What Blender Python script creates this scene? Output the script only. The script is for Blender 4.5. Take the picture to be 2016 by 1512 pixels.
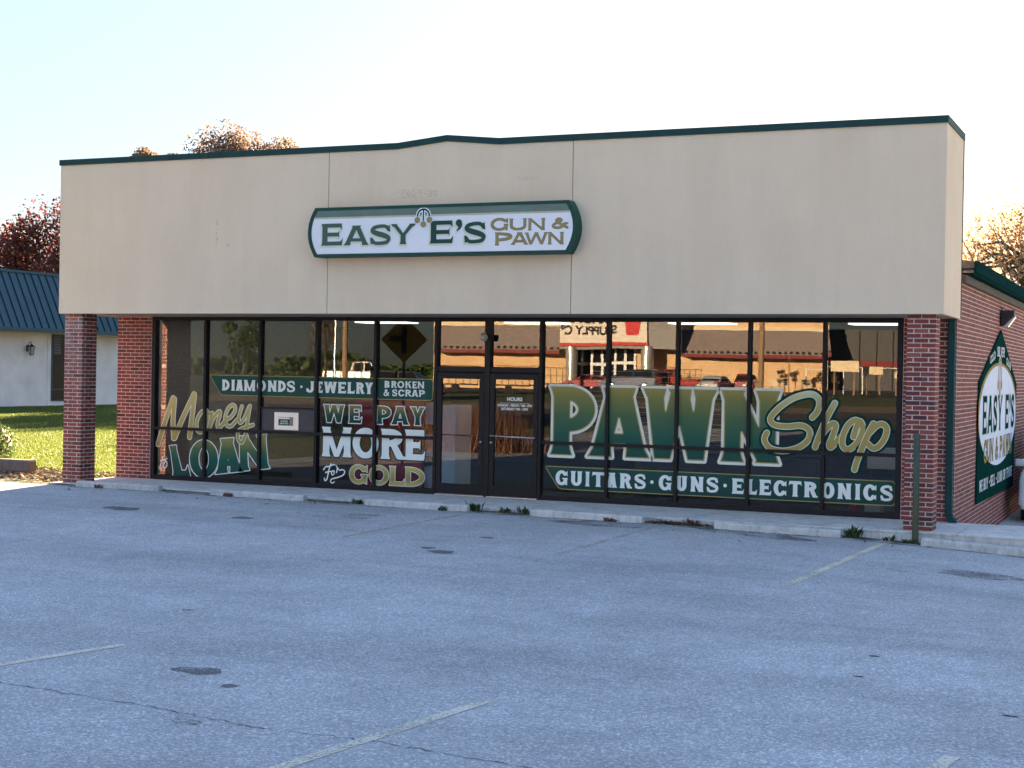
import bpy, bmesh, math, random
import numpy as np
from mathutils import Vector, Matrix, Euler
from mathutils.geometry import delaunay_2d_cdt

for o in list(bpy.data.objects):
    bpy.data.objects.remove(o, do_unlink=True)
S = bpy.context.scene
COL = S.collection
RAD = math.radians

# ---------------------------------------------------------------- camera
YAW, PITCH, ROLL = 0.41577, -0.00811, -0.01742
cam_d = bpy.data.cameras.new('camera'); cam = bpy.data.objects.new('camera', cam_d); COL.objects.link(cam)
cam_d.sensor_width = 36; cam_d.lens = 36 * 2992.4 / 2016
cam_d.clip_start = 0.1; cam_d.clip_end = 3000
_f = Vector((-math.sin(YAW), math.cos(YAW), 0)); _r = Vector((math.cos(YAW), math.sin(YAW), 0)); _u = Vector((0, 0, 1))
_f2 = _f * math.cos(PITCH) + _u * math.sin(PITCH); _u2 = _u * math.cos(PITCH) - _f * math.sin(PITCH)
_r3 = _r * math.cos(ROLL) - _u2 * math.sin(ROLL); _u3 = _u2 * math.cos(ROLL) + _r * math.sin(ROLL)
cam.matrix_world = Matrix(((_r3.x, _u3.x, -_f2.x, 17.752), (_r3.y, _u3.y, -_f2.y, -23.418), (_r3.z, _u3.z, -_f2.z, 2.135), (0, 0, 0, 1)))
S.camera = cam

# ---------------------------------------------------------------- sky, sun, exposure
SUN_AZ, SUN_EL = RAD(8.5), RAD(8.5)        # azimuth: left of +Y (the sun stands low behind the shop)
W = bpy.data.worlds.new('World'); S.world = W; W.use_nodes = True
nt = W.node_tree; nt.nodes.clear()
sky = nt.nodes.new('ShaderNodeTexSky'); sky.sky_type = 'NISHITA'; sky.sun_disc = False
sky.sun_elevation = SUN_EL; sky.sun_rotation = -SUN_AZ
sky.altitude = 300; sky.air_density = 1.0; sky.dust_density = 0.7; sky.ozone_density = 3.0
bg = nt.nodes.new('ShaderNodeBackground'); bg.inputs['Strength'].default_value = 0.05
wo = nt.nodes.new('ShaderNodeOutputWorld')
# thin high haze evens the sky out: the same luminance curve in every direction, hue kept
SKY_G = 0.25
bw = nt.nodes.new('ShaderNodeRGBToBW'); pw = nt.nodes.new('ShaderNodeMath'); pw.operation = 'POWER'; pw.inputs[1].default_value = SKY_G - 1
vm = nt.nodes.new('ShaderNodeVectorMath'); vm.operation = 'SCALE'
nt.links.new(sky.outputs[0], bw.inputs[0]); nt.links.new(bw.outputs[0], pw.inputs[0]); nt.links.new(sky.outputs[0], vm.inputs[0]); nt.links.new(pw.outputs[0], vm.inputs['Scale'])
pw2 = nt.nodes.new('ShaderNodeMath'); pw2.operation = 'POWER'; pw2.inputs[1].default_value = SKY_G; nt.links.new(bw.outputs[0], pw2.inputs[0])
hz = nt.nodes.new('ShaderNodeMix'); hz.data_type = 'RGBA'; hz.inputs[0].default_value = 0.35; nt.links.new(vm.outputs[0], hz.inputs[6]); hv = nt.nodes.new('ShaderNodeVectorMath'); hv.operation = 'SCALE'; hv.inputs[0].default_value = (.99, .93, 1.05); nt.links.new(pw2.outputs[0], hv.inputs['Scale']); nt.links.new(hv.outputs[0], hz.inputs[7])
nt.links.new(hz.outputs[2], bg.inputs[0]); nt.links.new(bg.outputs[0], wo.inputs[0])
sun_d = bpy.data.lights.new('sun', 'SUN'); sun_d.energy = 5.0; sun_d.angle = RAD(0.5); sun_d.color = (1.0, 0.72, 0.45)
sun = bpy.data.objects.new('sun', sun_d); COL.objects.link(sun)
sdir = Vector((-math.sin(SUN_AZ) * math.cos(SUN_EL), math.cos(SUN_AZ) * math.cos(SUN_EL), math.sin(SUN_EL)))
sun.rotation_euler = sdir.to_track_quat('Z', 'Y').to_euler()
sun.location = (0, 40, 40)
S.view_settings.view_transform = 'Standard'; S.view_settings.look = 'None'
S.view_settings.gamma = 1.0; S.view_settings.use_curve_mapping = False
S.view_settings.exposure = 3.9
S.cycles.use_denoising = True
S.cycles.max_bounces = 10; S.cycles.transparent_max_bounces = 24; S.cycles.glossy_bounces = 4
S.cycles.sample_clamp_indirect = 6.0

random.seed(7)
RNG = np.random.default_rng(7)

# ---------------------------------------------------------------- photo -> place helpers
PF, PC = 2958.2469, np.array([17.7819, -23.4761, 2.1564])
def ray(u, v):
    x = (u - 1008) / PF; y = (v - 756) / PF; xd, yd = x, y
    for _ in range(8):
        r2 = x * x + y * y; x = xd / (1 + .205 * r2); y = yd / (1 + .205 * r2)
    yaw, pit, rol = .4158, -.0089, -.0171
    fw = np.array([-math.sin(yaw), math.cos(yaw), 0]); ri = np.array([math.cos(yaw), math.sin(yaw), 0]); up = np.array([0, 0, 1.])
    f2 = fw * math.cos(pit) + up * math.sin(pit); u2 = up * math.cos(pit) - fw * math.sin(pit)
    r3 = ri * math.cos(rol) - u2 * math.sin(rol); u3 = u2 * math.cos(rol) + ri * math.sin(rol)
    return f2 + x * r3 - y * u3
def on_y(u, v, Y):
    d = ray(u, v); p = PC + (Y - PC[1]) / d[1] * d; return p[0], p[2]
def on_z(u, v, Z):
    d = ray(u, v); p = PC + (Z - PC[2]) / d[2] * d; return p[0], p[1]
GLY = 0.062                                   # outer glass face of the shop front
def gl(u, v): return on_y(u, v, GLY)
def opp(u, D):                                # the far side of the road, seen in the shop windows
    x = (u - 1008) / PF; cy, sy = math.cos(.4158), math.sin(.4158)
    return PC[0] + D * (-sy + x * cy), .14 - (PC[1] + D * (cy + x * sy))
def depth_of(x, y): return (x - PC[0]) * -math.sin(.4158) + ((.14 - y) - PC[1]) * math.cos(.4158)
def opp_z(u, v, D): return PC[2] - (v - (730 + .0171 * (u - 1008))) / PF * D

# ---------------------------------------------------------------- tags
def tag(o, label=None, cat=None, group=None, kind=None):
    if label: o['label'] = label
    if cat: o['category'] = cat
    if group: o['group'] = group
    if kind: o['kind'] = kind
    return o
def empty(name, loc=(0, 0, 0), rz=0, label=None, cat=None, group=None):
    o = bpy.data.objects.new(name, None); COL.objects.link(o); o.location = loc; o.rotation_euler = (0, 0, rz)
    o.empty_display_size = .2
    return tag(o, label, cat, group)
def link(name, me, parent=None, mats=None, loc=None, rot=None):
    o = bpy.data.objects.new(name, me); COL.objects.link(o)
    if parent: o.parent = parent
    if mats is not None and not me.materials:
        for m in (mats if isinstance(mats, (list, tuple)) else [mats]): me.materials.append(m)
    if loc is not None: o.location = loc
    if rot is not None: o.rotation_euler = rot
    return o
def copy_tree(o, parent=None):
    c = o.copy(); COL.objects.link(c)
    if parent: c.parent = parent
    for ch in list(o.children): copy_tree(ch, c)
    return c

# ---------------------------------------------------------------- materials
def lin(r, g, b):
    f = lambda c: (c / 255 / 12.92) if c / 255 <= .04045 else ((c / 255 + .055) / 1.055) ** 2.4
    return (f(r), f(g), f(b), 1)
def N(m, t, **k):
    n = m.node_tree.nodes.new(t)
    for a, b in k.items(): setattr(n, a, b)
    return n
def L(m, a, b): m.node_tree.links.new(a, b)
def newmat(name):
    m = bpy.data.materials.new(name); m.use_nodes = True
    return m, m.node_tree.nodes['Principled BSDF']
def pos(m, scale=1.0):
    g = N(m, 'ShaderNodeNewGeometry')
    if scale == 1.0: return g.outputs['Position']
    v = N(m, 'ShaderNodeVectorMath', operation='SCALE'); L(m, g.outputs['Position'], v.inputs[0]); v.inputs['Scale'].default_value = scale
    return v.outputs[0]
def noise(m, vec, scale, detail=4, rough=.55, dist=0):
    n = N(m, 'ShaderNodeTexNoise'); n.inputs['Scale'].default_value = scale; n.inputs['Detail'].default_value = detail
    n.inputs['Roughness'].default_value = rough; n.inputs['Distortion'].default_value = dist
    L(m, vec, n.inputs['Vector']); return n.outputs['Fac']
def ramp(m, fac, stops):
    r = N(m, 'ShaderNodeValToRGB'); e = r.color_ramp.elements
    while len(e) < len(stops): e.new(0.5)
    for i, (p, c) in enumerate(stops):
        e[i].position = p; e[i].color = c if len(c) == 4 else (*c, 1)
    L(m, fac, r.inputs[0]); return r.outputs[0]
def mixc(m, fac, a, b, mode='MIX'):
    x = N(m, 'ShaderNodeMix', data_type='RGBA', blend_type=mode)
    if isinstance(fac, (int, float)): x.inputs[0].default_value = fac
    else: L(m, fac, x.inputs[0])
    for i, s in ((6, a), (7, b)):
        if isinstance(s, (tuple, list)): x.inputs[i].default_value = s if len(s) == 4 else (*s, 1)
        else: L(m, s, x.inputs[i])
    return x.outputs[2]
def maprange(m, v, a, b, c=0, d=1):
    n = N(m, 'ShaderNodeMapRange'); L(m, v, n.inputs[0])
    for i, q in enumerate((a, b, c, d)): n.inputs[i + 1].default_value = q
    return n.outputs[0]
def math2(m, op, a, b=None):
    n = N(m, 'ShaderNodeMath', operation=op)
    for i, s in enumerate((a, b)):
        if s is None: continue
        if isinstance(s, (int, float)): n.inputs[i].default_value = s
        else: L(m, s, n.inputs[i])
    return n.outputs[0]
def bump(m, b, h, strength=.3, dist=.01):
    n = N(m, 'ShaderNodeBump'); n.inputs['Strength'].default_value = strength; n.inputs['Distance'].default_value = dist
    L(m, h, n.inputs['Height']); L(m, n.outputs[0], b.inputs['Normal']); return n
def mat(name, col, rough=.6, metal=0, var=.12, vscale=3., bscale=0, bstr=.2, bdist=.004, spec=.5, coat=0):
    m, b = newmat(name); c = col if len(col) == 4 else (*col, 1)
    p = pos(m)
    if var > 0:
        f = noise(m, p, vscale, 5, .6)
        lo = tuple(x * (1 - var) for x in c[:3]); hi = tuple(min(1, x * (1 + var)) for x in c[:3])
        L(m, ramp(m, f, [(.3, lo), (.7, hi)]), b.inputs['Base Color'])
    else: b.inputs['Base Color'].default_value = c
    b.inputs['Roughness'].default_value = rough; b.inputs['Metallic'].default_value = metal
    b.inputs['Specular IOR Level'].default_value = spec; b.inputs['Coat Weight'].default_value = coat; b.inputs['Coat Roughness'].default_value = .04
    if bscale: bump(m, b, noise(m, p, bscale, 4, .6), bstr, bdist)
    return m
def emit(name, col, st):
    m, b = newmat(name); b.inputs['Emission Color'].default_value = (*col, 1); b.inputs['Emission Strength'].default_value = st
    b.inputs['Base Color'].default_value = (.6, .6, .6, 1); return m

M = {}
def brick_mat(name):
    m, b = newmat(name); oi = N(m, 'ShaderNodeObjectInfo'); g = N(m, 'ShaderNodeNewGeometry'); p = g.outputs['Position']
    r = math2(m, 'FRACT', math2(m, 'ADD', oi.outputs['Random'], g.outputs['Random Per Island']))
    c = ramp(m, r, [(0, (.085, .026, .026)), (.2, (.20, .042, .034)), (.45, (.26, .052, .038)), (.7, (.19, .043, .036)), (.86, (.31, .085, .055)), (1, (.12, .05, .052))])
    n = noise(m, p, 40, 5, .7); c = mixc(m, .45, c, ramp(m, n, [(.3, (.35, .33, .33)), (.72, (1.25, 1.2, 1.15))]), 'MULTIPLY')
    # efflorescence: pale bloom washed down the end pillar's head
    sp = N(m, 'ShaderNodeSeparateXYZ'); L(m, p, sp.inputs[0])
    zz = maprange(m, sp.outputs['Z'], 1.1, 3.0); xx = maprange(m, sp.outputs['X'], 0.2, -.3); ff = maprange(m, sp.outputs['Y'], -1.4, -1.55)
    w = math2(m, 'MULTIPLY', math2(m, 'MULTIPLY', zz, math2(m, 'MULTIPLY', xx, ff)), maprange(m, noise(m, p, 5, 6, .7), .38, .68))
    c = mixc(m, math2(m, 'MULTIPLY', w, .55), c, (.42, .38, .40))
    gen = maprange(m, noise(m, p, 2.3, 6, .75), .62, .8, 0, .3); c = mixc(m, gen, c, (.38, .33, .32))
    L(m, c, b.inputs['Base Color']); b.inputs['Roughness'].default_value = .8
    bump(m, b, noise(m, p, 120, 4, .7), .5, .003); return m
M['brick'] = brick_mat('brick_clay')
M['mortar'] = mat('mortar', (.62, .51, .46), .95, var=.2, vscale=25, bscale=150, bstr=.4)
def stucco():
    m, b = newmat('stucco'); p = pos(m)
    sc = N(m, 'ShaderNodeMapping'); sc.inputs['Scale'].default_value = (1.2, 1, .22); L(m, p, sc.inputs[0])
    a = noise(m, p, .7, 5, .6); st = noise(m, sc.outputs[0], 1.6, 6, .65); f = noise(m, p, 60, 3, .6)
    c = ramp(m, a, [(.3, (.73, .59, .43)), (.7, (.78, .635, .465))])
    c = mixc(m, .22, c, ramp(m, st, [(.3, (.74, .73, .72)), (.62, (1.03, 1.03, 1.03))]), 'MULTIPLY')
    c = mixc(m, .15, c, ramp(m, f, [(.35, (.75, .75, .75)), (.65, (1.1, 1.1, 1.1))]), 'MULTIPLY')
    sp = maprange(m, noise(m, p, 3.1, 2, .5), .74, .78, 0, .35); c = mixc(m, sp, c, (.68, .60, .52))
    L(m, c, b.inputs['Base Color']); b.inputs['Roughness'].default_value = .92
    bump(m, b, noise(m, p, 95, 4, .7), .35, .004); return m
M['stucco'] = stucco()
M['green_metal'] = mat('green_coping', (.014, .052, .052), .55, .0, .15, 4, spec=.15)
M['gutter'] = mat('gutter_green', (.008, .034, .035), .8, var=.15, vscale=4, spec=.0)
M['green_sign'] = mat('sign_green', (.004, .058, .045), .45, var=.1, vscale=6, spec=.2)
M['frame'] = mat('bronze_frame', (.010, .0095, .012), .5, .0, .2, 8, spec=.25)
M['soffit'] = mat('soffit', (.35, .29, .24), .85, var=.15, vscale=6)
M['steel'] = mat('steel', (.55, .56, .6), .3, .8, .1, 20)
M['white_paint'] = mat('white_paint', (.82, .83, .84), .5, var=.06)
M['red_board'] = mat('red_board', (.65, .025, .045), .55, var=.25, vscale=5)
M['black'] = mat('black_plastic', (.012, .012, .014), .5, var=.1)
M['rubber'] = mat('rubber', (.014, .014, .015), .85, var=.2, vscale=20)
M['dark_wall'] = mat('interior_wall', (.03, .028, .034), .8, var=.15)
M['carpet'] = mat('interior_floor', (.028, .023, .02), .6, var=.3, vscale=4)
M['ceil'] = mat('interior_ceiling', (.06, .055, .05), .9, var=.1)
M['troffer'] = emit('troffer', (1, .93, .8), .22)

def glass_mat(name, refl=.2, tint=(.74, .78, .8), wob=.00035, rough=0.0):
    m, b = newmat(name); nt = m.node_tree; nt.nodes.remove(b)
    out = nt.nodes['Material Output']; p = pos(m); oi = N(m, 'ShaderNodeObjectInfo')
    off = N(m, 'ShaderNodeVectorMath', operation='ADD'); L(m, p, off.inputs[0])
    cmb = N(m, 'ShaderNodeCombineXYZ'); L(m, math2(m, 'MULTIPLY', oi.outputs['Random'], 40.), cmb.inputs[0]); L(m, cmb.outputs[0], off.inputs[1])
    n = noise(m, off.outputs[0], 1.1, 1.5, .45)
    bu = N(m, 'ShaderNodeBump'); bu.inputs['Strength'].default_value = 1; bu.inputs['Distance'].default_value = wob; L(m, n, bu.inputs['Height'])
    gs = N(m, 'ShaderNodeBsdfGlossy'); gs.inputs['Roughness'].default_value = rough; gs.inputs['Color'].default_value = (1, 1, 1, 1); L(m, bu.outputs[0], gs.inputs['Normal'])
    tr = N(m, 'ShaderNodeBsdfTransparent'); tr.inputs['Color'].default_value = (*tint, 1)
    lw = N(m, 'ShaderNodeLayerWeight'); lw.inputs['Blend'].default_value = .25
    fac = math2(m, 'ADD', refl, math2(m, 'MULTIPLY', math2(m, 'POWER', lw.outputs['Facing'], 4.), 1 - refl))
    mx = N(m, 'ShaderNodeMixShader'); L(m, fac, mx.inputs[0]); L(m, tr.outputs[0], mx.inputs[1]); L(m, gs.outputs[0], mx.inputs[2])
    L(m, mx.outputs[0], out.inputs['Surface']); return m
M['glass'] = glass_mat('shop_glass', .036)
M['glass_dark'] = mat('dark_glass', (.012, .014, .018), .06, var=0, spec=.12)

def asphalt(name, base=(.415, .415, .415), speck=1.0):
    m, b = newmat(name); p = pos(m)
    a = noise(m, p, .35, 6, .62); d = noise(m, p, 2.4, 5, .65)
    v = N(m, 'ShaderNodeTexVoronoi'); v.inputs['Scale'].default_value = 70; L(m, p, v.inputs['Vector'])
    vs = N(m, 'ShaderNodeSeparateColor'); L(m, v.outputs['Color'], vs.inputs[0])
    k = lambda s: tuple(x * s for x in base)
    c = ramp(m, a, [(.25, k(.82)), (.5, k(1.0)), (.75, k(1.14))])
    c = mixc(m, .55, c, ramp(m, d, [(.3, (.78, .78, .78)), (.7, (1.12, 1.12, 1.12))]), 'MULTIPLY')
    c = mixc(m, .42 * speck, c, ramp(m, vs.outputs[0], [(0, (.25, .25, .26)), (.3, (.75, .75, .76)), (.75, (1.15, 1.15, 1.14)), (1, (2.6, 2.6, 2.55))]), 'MULTIPLY')
    ml = N(m, 'ShaderNodeMapping'); ml.inputs['Scale'].default_value = (.10, .75, 1); ml.inputs['Rotation'].default_value = (0, 0, .12); L(m, p, ml.inputs[0])
    c = mixc(m, .8, c, ramp(m, noise(m, ml.outputs[0], 1.0, 5, .6, .4), [(.32, (.80, .80, .80)), (.5, (1, 1, 1)), (.68, (1.12, 1.12, 1.12))]), 'MULTIPLY')
    mp = N(m, 'ShaderNodeMapping'); mp.inputs['Scale'].default_value = (.5, 1.6, 1); L(m, p, mp.inputs[0])
    st = maprange(m, noise(m, mp.outputs[0], 1.3, 7, .7, .6), .60, .72, 0, .45); c = mixc(m, st, c, k(.45))
    L(m, c, b.inputs['Base Color']); b.inputs['Roughness'].default_value = .82; b.inputs['Specular IOR Level'].default_value = .3
    h = math2(m, 'ADD', math2(m, 'MULTIPLY', v.outputs['Distance'], 1.0), noise(m, p, 260, 2, .5))
    bump(m, b, h, .7, .006); return m
M['asphalt'] = asphalt('lot_asphalt')
M['asphalt_dark'] = asphalt('road_asphalt', (.10, .10, .10), .6)
def concrete(name, base=(.68, .65, .605)):
    m, b = newmat(name); p = pos(m); k = lambda s: tuple(x * s for x in base)
    c = ramp(m, noise(m, p, 2.2, 7, .75), [(.3, k(.6)), (.5, k(.95)), (.72, k(1.12))])
    c = mixc(m, .5, c, ramp(m, noise(m, p, 22, 5, .7), [(.3, (.72, .72, .72)), (.7, (1.12, 1.12, 1.12))]), 'MULTIPLY')
    dr = N(m, 'ShaderNodeMapping'); dr.inputs['Scale'].default_value = (9, 9, 1.2); L(m, p, dr.inputs[0])
    c = mixc(m, maprange(m, noise(m, dr.outputs[0], 1, 5, .7), .50, .70, 0, .6), c, k(.4))
    L(m, c, b.inputs['Base Color']); b.inputs['Roughness'].default_value = .9
    bump(m, b, noise(m, p, 70, 5, .7), .5, .005); return m
M['concrete'] = concrete('concrete'); M['stop_conc'] = concrete('wheel_stop_concrete', (.60, .575, .53))
def paint(name, col, wear):
    m, b = newmat(name); p = pos(m); nt = m.node_tree
    n = noise(m, p, 38, 6, .75); n2 = noise(m, p, 1.5, 3, .6)
    f = maprange(m, math2(m, 'ADD', n, math2(m, 'MULTIPLY', n2, .6)), wear - .1, wear + .1)
    b.inputs['Base Color'].default_value = (*col, 1); b.inputs['Roughness'].default_value = .8
    tr = N(m, 'ShaderNodeBsdfTransparent'); mx = N(m, 'ShaderNodeMixShader'); L(m, f, mx.inputs[0]); L(m, tr.outputs[0], mx.inputs[1]); L(m, b.outputs[0], mx.inputs[2])
    L(m, mx.outputs[0], nt.nodes['Material Output'].inputs['Surface']); return m
M['line_cream'] = paint('cream_line_paint', (.66, .60, .48), .74)
M['line_faded'] = paint('faded_line_paint', (.52, .44, .33), .88)
M['line_good'] = paint('fresh_line_paint', (.66, .58, .44), .72)
def leafmat(name, cols, trans=.45):
    m, b = newmat(name); nt = m.node_tree; g = N(m, 'ShaderNodeNewGeometry')
    n = len(cols); c = ramp(m, g.outputs['Random Per Island'], [(i / (n - 1), q) for i, q in enumerate(cols)])
    L(m, c, b.inputs['Base Color']); b.inputs['Roughness'].default_value = .6
    t = N(m, 'ShaderNodeBsdfTranslucent'); L(m, c, t.inputs[0]); mx = N(m, 'ShaderNodeMixShader'); mx.inputs[0].default_value = trans
    L(m, b.outputs[0], mx.inputs[1]); L(m, t.outputs[0], mx.inputs[2]); L(m, mx.outputs[0], nt.nodes['Material Output'].inputs['Surface']); return m
M['leaf_red'] = leafmat('maroon_leaves', [(.09, .022, .026), (.13, .035, .032), (.07, .025, .026), (.17, .07, .04)], .45)
M['leaf_orange'] = leafmat('orange_leaves', [(.34, .22, .13), (.40, .27, .16), (.26, .15, .09), (.38, .29, .15), (.18, .13, .07)], .5)
M['leaf_rust'] = leafmat('rust_leaves', [(.18, .11, .08), (.22, .145, .10), (.08, .075, .045), (.13, .08, .06), (.25, .19, .12)], .4)
M['leaf_green'] = leafmat('green_leaves', [(.05, .09, .02), (.075, .12, .03), (.035, .06, .016)], .4)
M['leaf_dead'] = leafmat('dead_leaves', [(.20, .10, .05), (.13, .06, .035), (.26, .16, .08), (.09, .045, .03)], .1)
M['grass'] = leafmat('lawn_blades', [(.085, .145, .02), (.115, .175, .028), (.15, .185, .04), (.06, .11, .016), (.19, .19, .06)], .45)
M['bark'] = mat('bark', (.07, .055, .045), .9, var=.4, vscale=6, bscale=14, bstr=.8, bdist=.03)
def groundmat():
    m, b = newmat('lawn_ground'); p = pos(m)
    c = ramp(m, noise(m, p, .25, 6, .6), [(.3, (.055, .085, .018)), (.55, (.085, .115, .026)), (.75, (.12, .125, .045))])
    c = mixc(m, .6, c, ramp(m, noise(m, p, 14, 5, .7), [(.3, (.6, .6, .55)), (.7, (1.2, 1.15, 1.1))]), 'MULTIPLY')
    L(m, c, b.inputs['Base Color']); b.inputs['Roughness'].default_value = .95; bump(m, b, noise(m, p, 30, 4, .7), .8, .03); return m
M['ground'] = groundmat()
M['dirt'] = mat('bare_dirt', (.22, .17, .11), .95, var=.35, vscale=4, bscale=40, bstr=.6, bdist=.01)

# ---------------------------------------------------------------- mesh builder
class MB:
    def __init__(s): s.v, s.f, s.m = [], [], []
    def add(s, vs, fs, mi=0):
        n = len(s.v); s.v += [tuple(q) for q in vs]; s.f += [tuple(i + n for i in f) for f in fs]; s.m += [mi] * len(fs); return s
    def box(s, x0, x1, y0, y1, z0, z1, mi=0, skip=''):
        vs = [(x0, y0, z0), (x1, y0, z0), (x1, y1, z0), (x0, y1, z0), (x0, y0, z1), (x1, y0, z1), (x1, y1, z1), (x0, y1, z1)]
        fs = dict(b=(0, 3, 2, 1), t=(4, 5, 6, 7), f=(0, 1, 5, 4), k=(2, 3, 7, 6), l=(3, 0, 4, 7), r=(1, 2, 6, 5))
        return s.add(vs, [q for a, q in fs.items() if a not in skip], mi)
    def prism(s, poly, axis, a, b, mi=0):           # polygon extruded along axis; poly = (p,q) in the two other axes (x<y<z order)
        n = len(poly)
        def P(p, t):
            return (t, p[0], p[1]) if axis == 'x' else ((p[0], t, p[1]) if axis == 'y' else (p[0], p[1], t))
        vs = [P(p, a) for p in poly] + [P(p, b) for p in poly]
        fs = [tuple(range(n))[::-1], tuple(range(n, 2 * n))] + [(i, (i + 1) % n, (i + 1) % n + n, i + n) for i in range(n)]
        return s.add(vs, fs, mi)
    def tube(s, pts, rads, n=8, mi=0, caps=True):
        pts = [Vector(p) for p in pts]; rings = []
        for i, p in enumerate(pts):
            d = (pts[min(i + 1, len(pts) - 1)] - pts[max(i - 1, 0)]).normalized()
            a = d.orthogonal().normalized() if i == 0 else (ref - d * ref.dot(d)).normalized()
            ref = a; c = d.cross(a); r = rads[i] if isinstance(rads, (list, tuple)) else rads
            rings.append([p + (a * math.cos(2 * math.pi * k / n) + c * math.sin(2 * math.pi * k / n)) * r for k in range(n)])
        vs = [q for R in rings for q in R]; fs = []
        for i in range(len(rings) - 1):
            for k in range(n): fs.append((i * n + k, i * n + (k + 1) % n, (i + 1) * n + (k + 1) % n, (i + 1) * n + k))
        if caps: fs += [tuple(range(n))[::-1], tuple(range((len(rings) - 1) * n, len(rings) * n))]
        return s.add(vs, fs, mi)
    def mesh(s, name, bevel=0, smooth=False):
        me = bpy.data.meshes.new(name); me.from_pydata(s.v, [], s.f)
        me.polygons.foreach_set('material_index', s.m); me.update()
        bm = bmesh.new(); bm.from_mesh(me); bmesh.ops.recalc_face_normals(bm, faces=bm.faces)
        if bevel: bmesh.ops.bevel(bm, geom=list(bm.edges), offset=bevel, segments=1, affect='EDGES', clamp_overlap=True)
        bm.to_mesh(me); bm.free()
        if smooth: me.polygons.foreach_set('use_smooth', [True] * len(me.polygons))
        return me
    def obj(s, name, mats, parent=None, bevel=0, smooth=False, loc=None, rot=None):
        return link(name, s.mesh(name, bevel, smooth), parent, mats, loc, rot)
def boxo(name, x0, x1, y0, y1, z0, z1, m, parent=None, bevel=0):
    return MB().box(x0, x1, y0, y1, z0, z1).obj(name, m, parent, bevel)
def quickmesh(name, V, F, mats, parent=None):
    me = bpy.data.meshes.new(name); V = np.asarray(V, np.float32); F = np.asarray(F, np.int32); k = F.shape[1]
    me.vertices.add(len(V)); me.vertices.foreach_set('co', V.ravel()); me.loops.add(F.size); me.loops.foreach_set('vertex_index', F.ravel())
    me.polygons.add(len(F)); me.polygons.foreach_set('loop_start', np.arange(0, F.size, k, dtype=np.int32))
    me.update(calc_edges=True); me.validate(); return link(name, me, parent, mats)

# ================================================================ THE SETTING
def sstep(t): t = np.clip(t, 0, 1); return t * t * (3 - 2 * t)
BX = [-3, 2, 4.7, 7.6, 10.5, 13.4, 14.5, 15.8, 18]; BZ = [-.012, -.02, -.045, -.055, -.075, -.115, -.155, -.22, -.26]
def H(x, y):
    x = np.asarray(x, float); y = np.asarray(y, float)
    b = np.interp(x, BX, BZ); w = 1 - sstep((-y - 2) / 8)
    z = b * w + -.14 * (1 - w)
    z = z + .80 * np.clip((depth_of(x, y) - 52) / 66, 0, 1) * (y < -8)
    z = z + .56 * sstep((-2 - x) / 21) * sstep((y + 9) / 12)
    z = z - .38 * sstep(y / 6.5) * sstep((x - 13) / 1.5)
    return z
def sheet(name, xs, ys, m, dz=0, parent=None, fn=None, jit=0):
    X, Y = np.meshgrid(xs, ys); X = X.astype(float); Y = Y.astype(float)
    if fn: X, Y = fn(X, Y)
    Z = H(X, Y) + (dz(X, Y) if callable(dz) else dz); V = np.stack([X, Y, Z], -1).reshape(-1, 3); nx, ny = len(xs), len(ys)
    i = np.arange(nx * ny).reshape(ny, nx); F = np.stack([i[:-1, :-1], i[:-1, 1:], i[1:, 1:], i[1:, :-1]], -1).reshape(-1, 4)
    o = quickmesh(name, V, F, m, parent); o.data.polygons.foreach_set('use_smooth', [True] * len(F)); return o
gx = np.concatenate([np.linspace(-900, -80, 14), np.arange(-70, 71, 2.), np.linspace(80, 900, 14)])
gy = np.concatenate([np.linspace(-900, -220, 12), np.arange(-200, -40, 8.), np.arange(-40, 61, 2.), np.linspace(70, 900, 14)])
ground = tag(sheet('ground', gx, gy, M['ground'], lambda X, Y: -.05 - .25 * ((X > 11) & (Y > -40) & (Y < 45)) - .25 * ((X > 0) & (X < 31) & (Y < -4) & (Y > -34))), kind='structure')
lot = tag(sheet('parking_lot', np.arange(-2.6, 30.1, .5), np.arange(-37, -1.70, .5), M['asphalt'], 0), kind='structure')
drive = tag(sheet('driveway', np.arange(14.62, 30.1, .5), np.concatenate([np.arange(-1.6, 6, .4), np.arange(6, 40, 2.)]), M['asphalt'], -.012), kind='structure')
def rot_opp(a0, a1, d0, d1, n=24, k=5):       # strips parallel to the road across the way: along, depth
    def fn(A, D):
        u = 1008 + A / D * PF; cy, sy = math.cos(.4158), math.sin(.4158); x = A / D
        return PC[0] + D * (-sy + x * cy), .14 - (PC[1] + D * (cy + x * sy))
    return np.linspace(a0, a1, n), np.linspace(d0, d1, k), fn
def strip(name, d0, d1, m, dz, kind='structure', a0=-160, a1=160):
    xs, ys, fn = rot_opp(a0, a1, d0, d1, 40, max(3, int((d1 - d0) / 4) + 2)); return tag(sheet(name, xs, ys, m, dz, None, fn), kind=kind)
strip('road', 64, 82, M['asphalt_dark'], -.02)
strip('verge', 82, 92, M['dirt'], -.015)
strip('opposite_parking_lot', 117, 165, M['asphalt_dark'], -.02, a0=-70, a1=70)

# front walkway: slabs between tooled joints
walk = tag(MB().box(-.86, 17.6, -1.742, .0, -.40, -.03).obj('walkway', M['concrete']), kind='structure')
jx = [-.86, 1.98, 3.78, 5.63, 7.48, 9.34, 11.21, 13.08, 14.93, 16.8, 17.6]
for a, b in zip(jx[:-1], jx[1:]):
    MB().box(a + .006, b - .006, -1.75, -.002, -.035, random.uniform(-.001, .002)).obj('slab', M['concrete'], walk, bevel=.006)
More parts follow.
